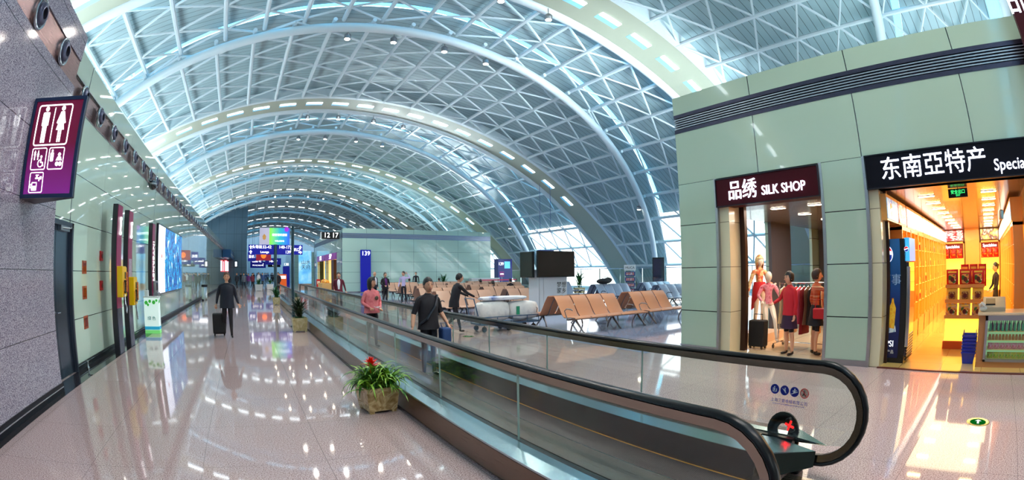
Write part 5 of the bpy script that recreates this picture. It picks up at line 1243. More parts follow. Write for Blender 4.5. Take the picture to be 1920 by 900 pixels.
def person(name,label,cat,loc,rz,h=1.7,top=None,bottom=None,sleeve=None,skin=None,shoe=None,hairm=None,hair='short',
           legs='stand',armL=None,armR=None,yaw=0,tilt=0,group=None,female=False,lean=0,hands=True,lvl=1,bulk=1.0,collar=None,skirt=None,coat=None,plain=False,curl=.6,shirt=None):
    """figure facing local -y; armL/armR = (elbow, wrist) as offsets from the shoulder; one continuous body mesh"""
    s=h/1.80; skin=skin or M_skin; sleeve=sleeve or top; shoe=shoe or M_shoe
    K=dict(SK=0,TOP=1,BOT=2,EYE=3,LIP=4,SH=5,SL=6)
    sh=.165 if female else .19; hp=.095 if female else .09
    t=thing(name,label,cat,loc,rz,group)
    zo=0
    if legs=='sit': zo=-.45
    Z=lambda z:(z+zo)
    Ly=lambda z:-lean*max(0,z-.95)     # lean forward
    b=bulk
    nd={'pelvis':((0,0,Z(.96)),(.125*b,.095*b)),'waist':((0,Ly(1.1),Z(1.10)),(.115*b if female else .135*b,.085*b)),'chest':((0,Ly(1.3),Z(1.29)),(.145*b,.1*b)),'upper':((0,Ly(1.42),Z(1.41)),(.12*b,.085*b)),
        'neck':((0,Ly(1.5)-.004,Z(1.49)),.05),'skull':((0,Ly(1.58)-.012,Z(1.57)),.052)}
    ed=[('pelvis','waist','BOT' if False else 'TOP'),('waist','chest','TOP'),('chest','upper','TOP'),('upper','neck','TOP'),('neck','skull','SK')]
    ar={}
    for sd,arm in ((1,armL),(-1,armR)):   # local +x is the figure's left
        S=Vector((sd*sh,Ly(1.41),Z(1.40)))
        if arm is None: arm=((sd*.05,.02,-.29),(sd*.06,-.03,-.54))
        E=S+Vector(arm[0]); W=S+Vector(arm[1]); q='L' if sd>0 else 'R'
        nd['sh'+q]=(tuple(S),.062*b); nd['el'+q]=(tuple(E),.046*b); nd['wr'+q]=(tuple(W),.032)
        nd['ml'+q]=(tuple(S.lerp(E,.5)),.054*b)
        ed+=[('upper','sh'+q,'TOP'),('sh'+q,'ml'+q,'SL'),('ml'+q,'el'+q,'SL'),('el'+q,'wr'+q,'SL' if sleeve is top or sleeve is None else 'SK')]
        ar[q]=(W,(W-E).normalized(),sd)
    LG={'stand':[((.0,-.01,.50),(.01,.02,.085)),((.0,-.01,.50),(.01,.02,.085))],
        'walk':[((.0,-.16,.53),(.0,-.24,.10)),((.0,.02,.50),(.0,.34,.16))],
        'walk2':[((.0,.03,.50),(.0,.30,.15)),((.0,-.16,.53),(.0,-.22,.10))],
        'sit':[((.02,-.44,.50+.45),(.03,-.42,.085+.45)),((.02,-.44,.50+.45),(.03,-.42,.085+.45))],
        'lounge':[((.0,-.40,.62),(.0,-.62,.20)),((.0,-.22,.56),(.0,-.36,.12))]}[legs]
    for sd,(kn,an) in zip((1,-1),LG):
        q='L' if sd>0 else 'R'
        nd['hip'+q]=((sd*hp,0,Z(.90)),(.088*b,.088*b)); nd['kn'+q]=((sd*(hp+.005)+sd*kn[0],kn[1],Z(kn[2])),.058*b); nd['cf'+q]=((sd*(hp+.005)+sd*(kn[0]+an[0])/2,(kn[1]+an[1])/2+.018,Z((kn[2]+an[2])/2+.04)),.052*b); nd['an'+q]=((sd*(hp+.01)+sd*an[0],an[1],Z(an[2])),.036); nd['th'+q]=((sd*(hp+.0),kn[1]*.45,Z(kn[2]*.45+.9*.55)),.078*b)
        nd['hl'+q]=((sd*(hp+.01)+sd*an[0],an[1]+.03,Z(an[2]-.045)),.034); nd['to'+q]=((sd*(hp+.025)+sd*an[0],an[1]-.14,Z(an[2]-.055)),.032)
        bl_='BOT'; lo_='SK' if (skirt is not None) else 'BOT'
        ed+=[('pelvis','hip'+q,'BOT'),('hip'+q,'th'+q,'BOT'),('th'+q,'kn'+q,'BOT'),('kn'+q,'cf'+q,lo_),('cf'+q,'an'+q,lo_),('an'+q,'hl'+q,'SH'),('hl'+q,'to'+q,'SH')]
    nd={k:(tuple(Vector(v[0])*s),(v[1]*s if isinstance(v[1],float) else (v[1][0]*s,v[1][1]*s))) for k,v in nd.items()}
    ed=[(a,b_,K[k]) for a,b_,k in ed]
    vs,fs,ms=skinmesh(nd,ed,None,lvl)
    m=MB(); m.add(vs,fs); m.m=ms
    # hem of the shirt over the hips
    hc=Vector((0,Ly(1.64)-.02,Z(1.64)))*s; hs=s*1.12
    head(m,hc,hs,yaw,tilt,plain=plain)
    if hands:
        for q in 'LR': W,d,sd=ar[q]; m.mt(0); hand(m,W*s,d,curl,sd,s)
    body=m.build('body',[skin,top,bottom,M_eye if not plain else skin,M_lip if not plain else skin,shoe,sleeve if sleeve is top else top],t,smooth=True,weld=False)
    if hair: hairmesh(hc,hs,yaw,hair,tilt).build('hair',hairm or M_hair,t,smooth=True)
    if shirt:
        q=MB(); rr_=[(1.45,.035,-.075),(1.36,.07,-.122),(1.25,.07,-.142),(1.12,.05,-.14),(1.0,.04,-.145)]; vv=[]
        for z,hw,y in rr_:
            for x in (-hw,-hw*.4,hw*.4,hw): vv.append((x*s,(y*b-.012+abs(x)*.25+Ly(z))*s,Z(z)*s))
        q.add(vv,[(4*i+k,4*i+k+1,4*i+k+5,4*i+k+4) for i in range(4) for k in range(3)]); q.build('shirt_front',shirt,t,smooth=True)
    def loft(nm,rows,mt_,n=18):
        q=MB(); vv=[];ff=[]
        for z,rx,ry,yo in rows:
            for j in range(n):
                a=2*PI*j/n; k=1+.03*math.sin(5*a+z*11); vv.append(((rx*k*math.cos(a))*s,(ry*k*math.sin(a)+yo)*s,Z(z)*s))
        for i in range(len(rows)-1):
            for j in range(n): ff.append((i*n+j,i*n+(j+1)%n,(i+1)*n+(j+1)%n,(i+1)*n+j))
        q.add(vv,ff); return q.build(nm,mt_,t,smooth=True)
    if coat: loft('jacket',[(1.43,.10*b,.09*b,Ly(1.43)),(1.38,.185*b,.115*b,Ly(1.38)),(1.28,.19*b,.135*b,Ly(1.28)),(1.1,.175*b,.13*b,Ly(1.1)),(.95,.185*b,.14*b,0),(coat[1],.20*b,.15*b,0)],coat[0])
    if skirt: loft('skirt',[(1.04,.125,.10,0),(.95,.16,.13,0),(.8,.19,.15,0),(skirt[1],.23,.18,0)],skirt[0])
    return t
navy=mat('dark_navy_cloth',(22,28,44),.75); blackc=mat('black_cloth',(24,20,28),.8); pink=blotch('pink_knit',[(226,110,116),(238,134,138),(214,96,104)],9,.8); jean=mat('blue_denim',(40,70,120),.8)
maroon=mat('maroon_cloth',(96,16,40),.75); lilac=mat('lilac_shirt',(196,184,226),.7); whitec=mat('white_cloth',(226,226,232),.7); purple=mat('purple_shirt',(90,24,100),.7); redc=mat('red_cloth',(196,24,40),.8); greyc=mat('grey_cloth',(90,96,110),.8)
# walking man with a rolling case
person('person','person in dark coat walking towards the camera along the corridor, pulling a black case','person',(-.66,13.3,0),.05,1.74,blackc if False else navy,blackc,legs='walk',hairm=mat('brown_hair',(96,60,44),.5),armR=((-.09,.08,-.27),(-.13,.13,-.50)),armL=((.08,.05,-.28),(.16,-.06,-.50)),coat=(navy,.80),yaw=.1,bulk=1.14)
t=thing('rolling_suitcase','black rolling suitcase pulled along by the man in the dark coat','suitcase',(-.93,13.5,0),.1); MB().box(-.19,-.12,.07,.19,.12,.62).build('case_body',mat('black_fabric'),t,bevel=.04); MB().tube([(-.08,.06,.6),(-.08,.0,.86),(.08,.0,.86),(.08,.06,.6)],.010,6).build('case_handle',M_alu,t)
for x in (-.14,.14): MB().lathe([(0,-.02),(.035,-.02),(.035,.02),(0,.02)],(x,.07,.036),12,Matrix.Rotation(PI/2,3,'Y')).build('case_wheel',M_rub,t)
# woman in pink on the walkway
pw=person('person','person in a pink sweatshirt with black hair riding the walkway','person',(2.80,10.6,.014),.25,1.60,pink,blackc,female=True,hair='long',armR=((-.10,.03,-.26),(.02,-.19,-.38)),armL=((.10,.03,-.26),(.0,-.17,-.40)),bulk=1.12,yaw=.5,coat=(pink,.88))
MB().ball((.05,-.155,1.12),(.05,.02,.045),10,6).build('chest_print',mat('olive_print',(92,76,60),.7),pw)
t=thing('paper_tissue','small white paper held in the hands of the person in pink','paper',(2.86,10.36,.93)); MB().cbox((0,0,0),(.14,.05,.012),Matrix.Rotation(.3,3,'Y')).cbox((.02,0,.012),(.1,.06,.008),Matrix.Rotation(-.2,3,'Y')).build('paper_sheet',mat('white_paper',(240,236,236),.6),t)
# man in black on the walkway
pm=person('person','person in a black short sleeved shirt standing on the walkway with a shoulder bag strap','person',(2.86,7.25,.014),.2,1.62,blackc,mat('dark_trousers',(22,24,34),.8),sleeve=M_skin,legs='stand',armR=((-.09,.05,-.27),(-.16,-.02,-.50)),armL=((.11,.04,-.26),(.17,-.10,-.47)),yaw=-.2,bulk=1.08,coat=(blackc,.86))
MB().tube([(.14,-.06,1.32),(.04,-.15,1.15),(-.12,-.15,.95),(-.2,-.06,.86)],.012,6,flat=(1,2)).build('bag_strap',M_dark,pm)
t=thing('shoulder_bag','blue bag hanging at the hip of the person in the black shirt','bag',(3.1,7.12,.55)); MB().box(-.09,-.1,0,.07,.1,.26).build('bag_body',jean,t,bevel=.03); MB().tube([(-.05,0,.25),(-.08,0,.34),(.0,0,.34),(.03,0,.25)],.008,6).build('bag_handle',jean,t)
# man pushing the baggage cart, beyond the far handrail
person('person','person dressed in black pushing a cart of white bales beyond the far handrail','person',(5.55,12.1,0),PI/2,1.68,blackc,blackc,legs='walk',hair='short',armR=((-.05,-.20,-.20),(-.04,-.46,-.32)),armL=((.05,-.20,-.20),(.04,-.48,-.32)),lean=.25,coat=(blackc,.78))
ct=thing('baggage_cart','long baggage cart loaded with bulky white wrapped bales','cart',(7.0,12.1,0))
m=MB(); m.box(-.8,-.3,.2,1.2,.3,.25); 
for x in (-.75,-.25,.25,.75,1.15): m.tube([(x,-.3,.25),(x,-.3,.42)],.012,6).tube([(x,.3,.25),(x,.3,.42)],.012,6)
m.tube([(-.8,-.3,.42),(1.2,-.3,.42)],.014,6).tube([(-.8,.3,.42),(1.2,.3,.42)],.014,6).tube([(-.8,-.28,.25),(-.98,-.28,.95),(-.98,.28,.95),(-.8,.28,.25)],.018,8); m.build('cart_frame',mat('blue_grey_cart',(90,120,150),.3,metal=.7),ct,smooth=True)
for x in (-.65,.15,1.0):
    for y in (-.25,.25): MB().lathe([(0,-.02),(.075,-.02),(.08,0),(.075,.02),(0,.02)],(x,y,.08),14,Matrix.Rotation(PI/2,3,'X')).tube([(x,y,.08),(x,y,.2)],.014,6).build('cart_wheel',M_rub,ct)
M_bale=blotch('white_wrapping',[(216,214,212),(236,234,230),(196,196,200)],3,.6)
def bale(lab,x,y,z,dx,dy,dz,mt_):
    t=thing('wrapped_bale',lab,'bale',(x,y,z)); m=MB(); vs=[];fs=[];n=14
    rows=[(-1,.0),(-.98,.6),(-.85,.86),(-.5,.98),(0,1),(.5,.97),(.85,.85),(.98,.6),(1,0)]
    for q,r in rows:
        for j in range(n):
            a=2*PI*j/n; c,s_=math.cos(a),math.sin(a); e=.55; k=1+.05*math.sin(3*a+q*5)
            vs.append((q*dx/2,math.copysign(abs(c)**e,c)*dy/2*r*k,dz/2+math.copysign(abs(s_)**e,s_)*dz/2*r))
    for i in range(len(rows)-1):
        for j in range(n): fs.append((i*n+j,i*n+(j+1)%n,(i+1)*n+(j+1)%n,(i+1)*n+j))
    m.add(vs,fs).build('bale_body',mt_,t,smooth=True); return t
bt_=bale('bulky white wrapped bale at the front end of the baggage cart',7.75,12.1,.27,.98,.56,.56,M_bale); MB().box(-.35,-.295,.18,-.25,-.27,.42).build('green_tape',mat('green_tape',(40,150,110),.5),bt_)
bale('bulky white wrapped bale next to the handle of the baggage cart',6.75,12.1,.27,.98,.56,.60,M_bale)
bale('flat blue and white wrapped bundle lying on top of the bales',7.1,12.1,.87,1.5,.5,.12,blotch('blue_white_wrapping',[(60,90,160),(220,224,232),(230,230,234)],3,.6))
# staff and passengers in the middle distance
person('person','person in a maroon cardigan over a white shirt standing beyond the far handrail','person',(4.12,21.4,0),-.2,1.74,maroon,greyc,shirt=whitec,armR=((-.06,.04,-.28),(-.02,-.16,-.42)),armL=((.08,.04,-.28),(.14,0,-.5)),coat=(maroon,.86),hands=True)
person('person','bald person in a dark suit and white shirt beside the tall blue gate panel','person',(7.55,27.8,0),.5,1.76,navy,blackc,hair=None,shirt=whitec,coat=(navy,.82))
person('person','person in a black jacket with purple shirt, hands joined in front','person',(7.45,25.2,0),.15,1.72,blackc,blackc,shirt=purple,hairm=M_hairg,armR=((-.08,.02,-.27),(.08,-.2,-.36)),armL=((.08,.02,-.27),(-.04,-.2,-.36)),coat=(blackc,.84))
person('person','person in a lilac shirt and black trousers scratching the head','person',(8.62,25.5,0),-.6,1.78,lilac,blackc,hairm=M_hairg,armL=((.20,.0,.02),(.05,-.06,.22)),armR=((-.07,.0,-.28),(-.09,-.1,-.5)),yaw=-.5)
person('person','person in black standing behind the pale tan bench row near the gate wall','person',(13.5,36.8,0),-.4,1.74,blackc,blackc,hands=False)
def sitter(x,y,l,top,rz=PI,hr='short',hm=None): person('person',l,'person',(x,y,0),rz,1.7,top,blackc,legs='sit',hair=hr,hairm=hm,hands=False,armR=((-.06,-.08,-.27),(.02,-.3,-.34)),armL=((.06,-.08,-.27),(-.02,-.3,-.34)))
sitter(10.0,33.85,'seated person in a purple top, seen from behind beside the lilac shirt',purple); sitter(11.9,33.85,'seated person in black with black hair in front of the standing person in black',blackc)
sitter(14.3,33.85,'seated person in black in front of the large palm by the gate wall',navy)
sitter(12.0,21.4,'seated person with a hand to the face and a yellow bag, near the blue podium',greyc,PI,'ponytail'); sitter(13.3,25.2,'seated person in dark clothes just beyond the person with the yellow bag',navy)
sitter(15.6,25.6,'seated person in dark clothes next to the television pillar edge',blackc)
t=thing('yellow_bag','yellow bag on the bench beside the seated person with a ponytail','bag',(11.45,21.25,.44)); MB().ball((0,0,.2),(.2,.14,.2),12,8).build('bag_body',mat('yellow_fabric',(236,170,20),.6),t,smooth=True)
# silk shop people and mannequins
person('person','woman with short dark hair and orange striped vest at the silk shop edge','person',(8.86,3.56,.01),.7,1.66,blotch('orange_striped_knit',[(220,130,70),(180,60,40),(240,200,150)],2,.8,stretch=(.2,.2,14)),blackc,female=True,hair='bob',hairm=mat('dark_brown_hair',(50,26,20),.5),armR=((-.16,-.1,-.06),(-.02,-.26,.12)),armL=((.08,.04,-.27),(.1,-.05,-.5)),skirt=(blackc,.62),yaw=-.3,curl=1.1)
t=thing('red_handbag','red handbag at the hip of the woman in the striped vest','handbag',(8.70,3.42,.72)); MB().box(-.06,-.13,0,.06,.13,.2).build('bag_body',mat('red_leather',(190,20,30),.3),t,bevel=.025); MB().tube([(0,-.1,.19),(0,-.06,.36),(0,.06,.36),(0,.1,.19)],.008,6).build('bag_handle',mat('red_leather'),t)
person('person','person in a red jacket and short dark skirt standing before the clothes rail','person',(8.62,4.05,.01),-PI/2-.5,1.62,redc,blackc,female=True,hair='bob',coat=(redc,.86),skirt=(mat('dark_purple_skirt',(50,20,50),.8),.58),armR=((-.14,-.06,-.22),(-.12,-.26,-.3)))
a=person('mannequin','white standing mannequin in floral scarf and red cloth on the cream plinth','mannequin',(10.15,5.6,.2),-.5,1.80,blotch('gold_floral_silk',[(230,190,110),(200,60,40),(240,220,170),(180,120,60)],9,.5),M_manq,skin=M_manq,shoe=M_manq,female=True,hair=None,plain=True,armR=((-.1,.02,-.26),(-.16,-.02,-.46)),armL=((.1,.0,-.26),(.12,-.16,-.3)))
m=MB(); vs=[];fs=[]; n=16
for z,r,w in ((1.16,.15,0),(1.05,.18,.03),(.9,.21,.08),(.78,.22,.14)):
    for j in range(n): a_=2*PI*j/n; vs.append((r*math.cos(a_),r*.8*math.sin(a_),z-w*math.cos(a_-2.4)*2.0))
for i in range(3):
    for j in range(n): fs.append((i*n+j,i*n+(j+1)%n,(i+1)*n+(j+1)%n,(i+1)*n+j))
m.add(vs,fs).build('red_wrap',redc,a,smooth=True)
hairmesh(Vector((0,-.02,1.64)),1.18,0,'long').build('head_scarf',MATS['gold_floral_silk'],a,smooth=True)
person('mannequin','white mannequin in pink patterned blouse with one leg forward','mannequin',(9.8,5.16,.01),-.9,1.62,blotch('pink_print_silk',[(236,110,150),(250,170,190),(200,40,90)],12,.5),M_manq,skin=M_manq,shoe=M_manq,female=True,hair=None,plain=True,legs='lounge',armR=((-.12,-.05,-.22),(-.05,-.25,-.35)),armL=((.12,-.05,-.22),(.1,-.28,-.3)))
# shop assistant
person('person','shop assistant in black with a hair bun, deep inside the specialties shop','person',(14.6,-.33,.01),PI+.42,1.66,blackc,blackc,female=True,hair='bun',armR=((-.05,-.04,-.27),(.0,-.2,-.4)),armL=((.05,-.04,-.27),(.0,-.2,-.4)))
# travellers far down the corridor
far=[('dark coat, nearest of the far group by the left wall',-2.0,44,blackc,blackc,'long'),('dark coat a little behind the nearest far walker',-1.4,52,navy,blackc,'short'),('grey jacket with a trolley in the far corridor',-.6,50,greyc,navy,'short'),('maroon jacket in the far corridor',.35,52,maroon,blackc,'short'),('blue jacket in the far corridor beyond the white pots',1.6,56,jean,blackc,'short'),('purple jacket in the far corridor, beside the one in maroon',-.1,56,purple,navy,'bob'),('white shirt in the far corridor between the white pots',1.2,60,whitec,navy,'short'),('black jacket beside the far sign pole',2.6,46,blackc,blackc,'short'),('long navy coat beside the far sign pole',2.95,47.5,navy,navy,'bob'),('black jacket far off on the other side of the sign pole',3.3,52,blackc,navy,'short')]
for i,(l,x,y,tp,bt__,hr) in enumerate(far): person('person','distant person in a '+l,'person',(x,y,0),random.uniform(-.6,.6),random.uniform(1.64,1.78),tp,bt__,legs='walk' if i%2 else 'walk2',hair=hr,hands=False,lvl=1,coat=(tp,.82))
a=person('person','tiny distant figure in dark clothes in the crowd at the corridor end','person',(-1.2,66,0),0,1.7,blackc,navy,hands=False,group='distant crowd',legs='walk')
b=person('person','tiny distant figure in blue clothes in the crowd at the corridor end','person',(-.4,70,0),0,1.7,jean,navy,hands=False,group='distant blue-clad crowd',legs='walk2')
for i in range(8): dup(a,(.3+random.uniform(0,3.6),66+i*3.1,0),random.uniform(-1,1))
for i in range(6): dup(b,(.4+random.uniform(0,3.6),69+i*3.7,0),random.uniform(-1,1))
# ================================================================== SIGNS AND POLES DOWN THE HALL
M_teal=mat('teal_grey_pole',(54,78,88),.35,metal=.5)
t=thing('clock_pole','slim teal pole with a side arm carrying a digital clock, beside the walkway','clock pole',(1.45,15.6,0))
MB().tube([(0,0,0),(0,0,3.16)],.05,12).build('pole',M_teal,t,smooth=True); MB().box(-.12,-.12,0,.12,.12,.03).build('base_plate',M_teal,t); MB().tube([(0,0,3.1),(1.62,0,3.1)],.022,8).build('side_arm',M_teal,t)
t=thing('digital_clock','black digital clock showing 12 17 hanging from the pole arm','clock',(2.72,15.6,2.78)); MB().box(-.3,-.05,0,.3,.05,.22).build('clock_case',M_black,t,bevel=.006); MB().box(-.34,-.04,.0,-.3,.06,.22).build('clock_side',M_white,t)
for x in (-.18,.18): MB().tube([(x,0,.22),(x,0,.32)],.008,6).build('hanger',M_dark,t)
textmesh('hour_digits','12',.22,face_my(-.13,-.053,.11),M_glow,t,world=False); textmesh('minute_digits','17',.22,face_my(.15,-.053,.11),M_glow,t,world=False)
# direction gantry
t=thing('direction_sign','wide blue direction sign with gate numbers on a dark central pole','direction sign',(2.3,41,0))
MB().tube([(0,0,0),(0,0,4.0)],.14,14).build('pole',M_teal,t,smooth=True)
for x0,x1,nm in ((-2.38,-.14,'l'),(.14,2.38,'r')):
    MB().box(x0,-.1,3.18,x1,.1,3.98).build('sign_board',M_blue,t,bevel=.01)
textmesh('gate_lettering','32-42',.34,face_my(-.75,-.11,3.78),M_glow,t,world=False); textmesh('lounge_lettering','头等舱',.3,face_my(-1.62,-.11,3.78),M_glow,t,world=False); textmesh('second_lettering','Lounge',.26,face_my(-.95,-.11,3.38),M_glow,t,world=False)
textmesh('gate_lettering','140-177',.34,face_my(.85,-.11,3.78),M_glow,t,world=False); textmesh('gate_lettering','139',.34,face_my(1.1,-.11,3.38),M_glow,t,world=False); textmesh('lounge_lettering','登机口',.28,face_my(1.72,-.11,3.58),M_glow,t,world=False)
def arrow(cx,cz,ang):
    m=MB(face_my(cx,-.11,cz)@Matrix.Rotation(ang,4,'Z')); m.prism([(0,.15),(.14,0),(.05,.0),(.05,-.15),(-.05,-.15),(-.05,0),(-.14,0)],.012); m.build('arrow',M_glow,t)
arrow(-2.18,3.78,0); arrow(-2.18,3.38,0); arrow(2.18,3.78,0); arrow(2.18,3.38,-PI/2)
bn=thing('advertising_banner','banner above the direction sign, grey with a gold emblem beside a green to blue gradient','banner',(2.2,41,3.99))
MB().box(-1.32,-.06,0,-.45,.06,1.38).build('grey_field',mat('grey_lilac_field',(190,184,206),.5,emit=.25),bn)
def grad():
    m,nt,b=bsdf('green_blue_banner'); tc,s=objxyz(nt); r=N(nt,'ShaderNodeValToRGB'); e=r.color_ramp.elements; e[0].position=0; e[0].color=C(130,220,60); e[1].position=1; e[1].color=C(40,90,220); k=e.new(.5); k.color=C(30,170,180)
    mr=N(nt,'ShaderNodeMapRange'); mr.inputs['From Min'].default_value=-.4; mr.inputs['From Max'].default_value=1.3; nt.links.new(s.outputs[0],mr.inputs['Value']); nt.links.new(mr.outputs[0],r.inputs[0]); nt.links.new(r.outputs[0],b.inputs['Base Color']); nt.links.new(r.outputs[0],b.inputs['Emission Color']); b.inputs['Emission Strength'].default_value=.5; return m
MB().box(-.45,-.06,0,1.32,.06,1.38).build('gradient_field',grad(),bn)
MB(face_my(-.9,-.065,.6)).prism([(0,.28),(.16,.1),(.13,-.14),(0,-.22),(-.13,-.14),(-.16,.1)],.01).build('gold_emblem',mat('gold_ochre',(190,140,70),.4,emit=.3),bn)
MB(face_my(1.05,-.065,1.28)).prism(circ(.2,14),.01).build('violet_patch',mat('violet_patch',(160,40,200),.4,emit=.4),bn)
textmesh('banner_lettering','航空港欢迎您',.22,face_my(.45,-.065,.8),M_glow,bn,world=False); textmesh('banner_second_lettering','WELCOME',.17,face_my(.45,-.065,.3),M_glow,bn,world=False)
def hboard(x0,x1,y,z0,z1,lab,txt,mt_=None,fs=.3,cat='sign',post=True):
    t=thing('overhead_sign',lab,cat,((x0+x1)/2,y,z0)); w=(x1-x0)/2; MB().box(-w,-.08,0,w,.08,z1-z0).build('sign_board',mt_ or M_blue,t)
    if post: MB().tube([(-w*.7,0,z1-z0),(-w*.7,0,9.5-z0)],.012,6).build('hanger',M_teal,t); MB().tube([(w*.7,0,z1-z0),(w*.7,0,9.5-z0)],.012,6).build('hanger',M_teal,t)
    if txt: textmesh('sign_lettering',txt,fs,face_my(0,-.085,(z1-z0)/2),M_glow,t,world=False)
    return t
t=hboard(.9,2.9,62,3.2,4.4,'red lit sign with an orange sun emblem under the direction sign','',mat('dark_red_sign',(140,20,40),.4,emit=.5)); MB(face_my(0,-.09,.6)).prism(circ(.35,16),.01).build('orange_sun',mat('orange_glow',(255,110,30),.4,emit=1),t)
hboard(-.2,.8,62,3.1,4.2,'small blue overhead sign beside the red lit sign','登机',fs=.4)
hboard(.2,2.2,76,2.9,3.9,'blue overhead sign with two lines of white text in the far corridor','Gates 42',fs=.42); hboard(2.6,5.2,76,2.9,3.9,'blue overhead sign next to the two line sign in the far corridor','140-177',fs=.42)
hboard(.2,3.4,96,2.6,3.8,'most distant blue overhead sign above the crowd','到达出发',fs=.6); hboard(3.6,6.0,90,2.7,3.4,'dark overhead sign far off above the blue gate panel','138',M_dark,.5)
t=thing('hanging_screen','small white-lit hanging screen near the left wall, far down the corridor','screen',(-1.66,58,2.3)); MB().box(-.24,-.08,0,.24,.08,.75).build('screen_case',M_black,t); MB().box(-.13,-.09,.1,.13,-.08,.65).build('screen_glow',M_litpan,t); MB().tube([(0,0,1.1),(0,0,7)],.012,6).build('hanger',M_teal,t)
for y,l in ((64,'nearer of two narrow red and white lit panels on the left wall far down'),(69,'farther of two narrow red and white lit panels on the left wall far down')):
    t=thing('lit_wall_banner',l,'lit panel',(-3.3,y,1.8)); MB().box(-.2,-.05,0,.2,.05,1.5).build('banner_case',mat('banner_red',(214,60,70),.4,emit=.8),t); MB().box(-.08,-.06,.1,.2,-.05,1.4).build('banner_white',M_litpan,t)
t=thing('blue_canopy','blue projecting canopy on the left wall where the corridor narrows','canopy',(-3.3,60,3.5)); MB().box(-.2,0,0,.9,11.9,.95).build('canopy_box',mat('canopy_blue',(30,80,130),.35,metal=.3),t); MB().box(.9,0,.3,.93,11.9,.5).build('canopy_line',M_alu,t)
t=thing('blue_poster','tall light blue poster panel with black calligraphy in front of the far block','poster',(7.1,58.5,0)); MB().box(-.9,-.06,.4,.7,.06,4.3).build('poster_board',blotch('sky_blue_print',[(60,160,230),(120,200,245),(200,230,245)],.8,.4,emit=.4),t); MB().box(-.95,-.1,0,.75,.1,.4).build('poster_base',M_alu,t); textmesh('poster_calligraphy','山水\n天府',.6,face_my(0,-.065,2.6),M_black,t,world=False)
t=thing('gate_marker','tall royal blue gate panel far down the hall beside the orange kiosk','gate sign',(5.55,70,0)); MB().box(-.5,-.1,0,.5,.1,2.6).build('panel_body',M_blue,t); textmesh('gate_number','138',.5,face_my(0,-.105,2.85),M_glow,t,world=False)
t=thing('orange_kiosk','small orange vending kiosk far down the hall','kiosk',(4.75,66,0)); MB().box(-.5,-.4,0,.5,.4,1.5).build('kiosk_body',mat('kiosk_orange',(240,100,30),.4,emit=.3),t); MB().box(-.4,-.42,.9,.4,-.4,1.3).build('kiosk_panel',M_litpan,t)
# shop front on the side of the far block
for a,b,l,tx in ((43.3,49.4,'violet lit shop sign on the far block, the one nearer the corner','土特产'),(50.0,55.6,'violet lit shop sign on the far block, the farther one','工艺品')):
    t=thing('shop_sign',l,'shop sign',(8.1,(a+b)/2,2.9)); MB().box(8.08,a,2.9,8.14,b,3.5).build('sign_board',mat('violet_sign',(110,40,120),.4,emit=.4),t,world=True); textmesh('sign_lettering',tx,.5,face_mx(8.07,(a+b)/2,3.2),M_lett,t)
struct(MB().box(8.9,43.3,0,9.0,55.6,3.5).build('wall_far_shop_back',mat('amber_shop_back',(250,210,120),.5,emit=.8,ecol=(255,200,110))))
t=thing('shop_pillar','dark brown cladding strip between the amber bays of the far shop','pillar',(8.5,46,0)); MB().box(-.3,-.9,0,.2,.5,2.9).build('cladding',mat('dark_brown_wood',(70,36,24),.4),t)
t=thing('product_table','low table of yellow and orange snacks in front of the far shop','table',(7.4,45.5,0)); MB().box(-.5,-1.3,0,.4,1.3,.75).build('table_body',mat('pale_wood',(216,180,120),.5),t); MB().ball((0,-.5,.8),(.35,.5,.25),10,6).ball((0,.5,.8),(.35,.5,.3),10,6).build('snack_heap',blotch('snack_heap_print',[(240,180,60),(220,90,40),(250,230,160)],8,.5,tex='vor'),t)
t=thing('fire_extinguisher_box','small red box standing by the far shop pillar','fire box',(7.7,52,0)); MB().box(-.2,-.2,0,.2,.2,1.0).build('box_body',mat('signal_red'),t); MB().box(-.15,-.21,.5,.15,-.2,.8).build('box_window',M_white,t)
# ================================================================== LAMPS OF THE HALL, ADDED FILL LIGHTS
def area(name,loc,rot,sx,sy,power,col,spread=PI,shape='RECTANGLE'):
    l=bpy.data.lights.new(name,'AREA'); l.shape=shape; l.size=sx; l.size_y=sy; l.energy=power; l.color=col; l.spread=spread
    o=bpy.data.objects.new(name,l); COL.objects.link(o); o.location=loc; o.rotation_euler=rot; return o
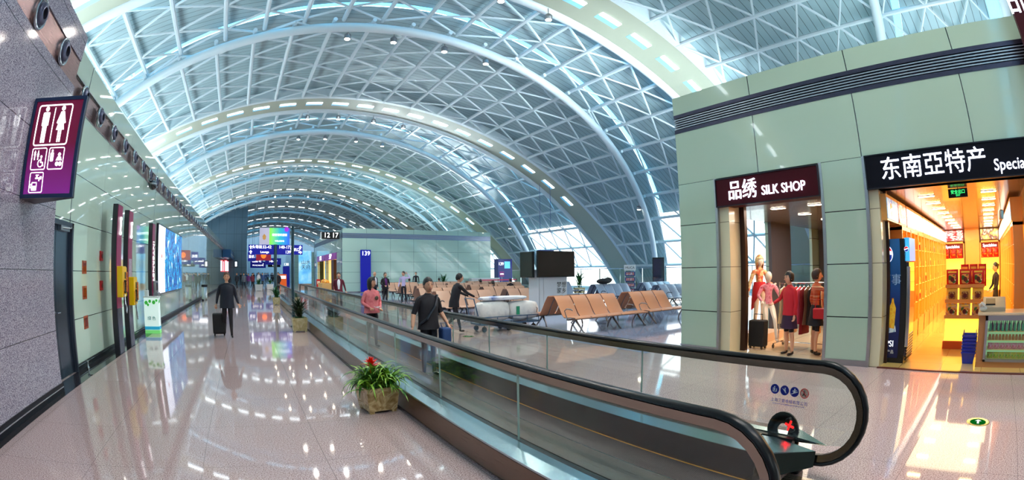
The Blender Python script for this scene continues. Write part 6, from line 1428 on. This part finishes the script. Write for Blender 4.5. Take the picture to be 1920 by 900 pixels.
# added unseen area lights, on shop blocks and behind left wall, brightening the vault
for y in (-6,10,26,42,58): area('added_vault_fill',(-6.2,y,3.6),(PI,-.25,0),3,13,UPP*.25,(.78,.94,1))
area('added_vault_fill',(15,4.4,4.9),(PI-1.12,0,0),11,1.6,UPP*.2,(.80,.94,1),.95)
area('added_vault_fill',(14.5,0,4.7),(PI-.2,0,0),11,1.6,UPP*.12,(.80,.94,1))
area('added_vault_fill',(15,42.6,5.2),(PI+1.12,0,0),12,1.6,UPP*.12,(.80,.94,1),.95)
area('added_vault_fill',(15,50,5.3),(PI,0,0),12,8,UPP*.12,(.80,.94,1))
# spotlights under the arches: fixture, glass and its light
M_spotg=mat('spot_glass',(255,250,240),.4,emit=45,ecol=(255,236,208))
def spot(x,y,z,lab,grp,power,first=[None]):
    if first[0] is None:
        t=thing('ceiling_spotlight',lab,'spotlight',(x,y,z),0,grp)
        MB().lathe([(.11,0),(.15,.02),(.15,.2),(.1,.26),(0,.26)],(0,0,0),14).tube([(0,0,.24),(0,0,.55)],.02,6).build('spot_housing',M_alu,t,smooth=True)
        MB().lathe([(0,-.005),(.11,-.005),(.13,.02)],(0,0,0),14).build('spot_lens',M_spotg,t); first[0]=t
    else: t=dup(first[0],(x,y,z),0,lab,grp)
    if power:
        l=bpy.data.lights.new('spot_beam','SPOT'); l.energy=power; l.spot_size=2.6; l.spot_blend=.8; l.shadow_soft_size=.12; l.color=(1,.95,.88)
        o=bpy.data.objects.new('spot_beam',l); COL.objects.link(o); o.location=(x,y,z-.06)
for k in range(-2,4):
    nm=['overhead behind the camera','above the camera','first row ahead','second row ahead','third row ahead','far row'][k+2]
    for a in (-3.2,-1.1,1.35,3.5):
        p=V(a,0,-.75); spot(p.x,18.0+k*DY,p.z,'round warm spotlight under the leaning tube arch, '+nm,'spotlights under a tube arch, '+nm,SPOTP if k<3 else 0)
        p=V(a,0,-.75); spot(p.x,13.1+k*DY,p.z,'round warm spotlight under the lamp arch, '+nm,'spotlights under a lamp arch, '+nm,SPOTP if k<3 else 0)
    p=V(18.6,0,-.6); spot(p.x,21.8+k*DY,p.z,'single spotlight low on the tube arch towards the glazing, '+nm,'low spotlights, '+nm,0)
# light inside the shops
area('shop_ceiling_glow',(13.0,.6,2.88),(0,0,0),3.6,2.0,SHOPP*.7,(1,.80,.46))
area('shop_ceiling_glow',(16.6,.6,2.88),(0,0,0),6.5,2.2,SHOPP*1.2,(1,.82,.46))
area('silk_ceiling_glow',(10.8,4.4,2.88),(0,0,0),4,2,SHOPP*.8,(1,.84,.66))
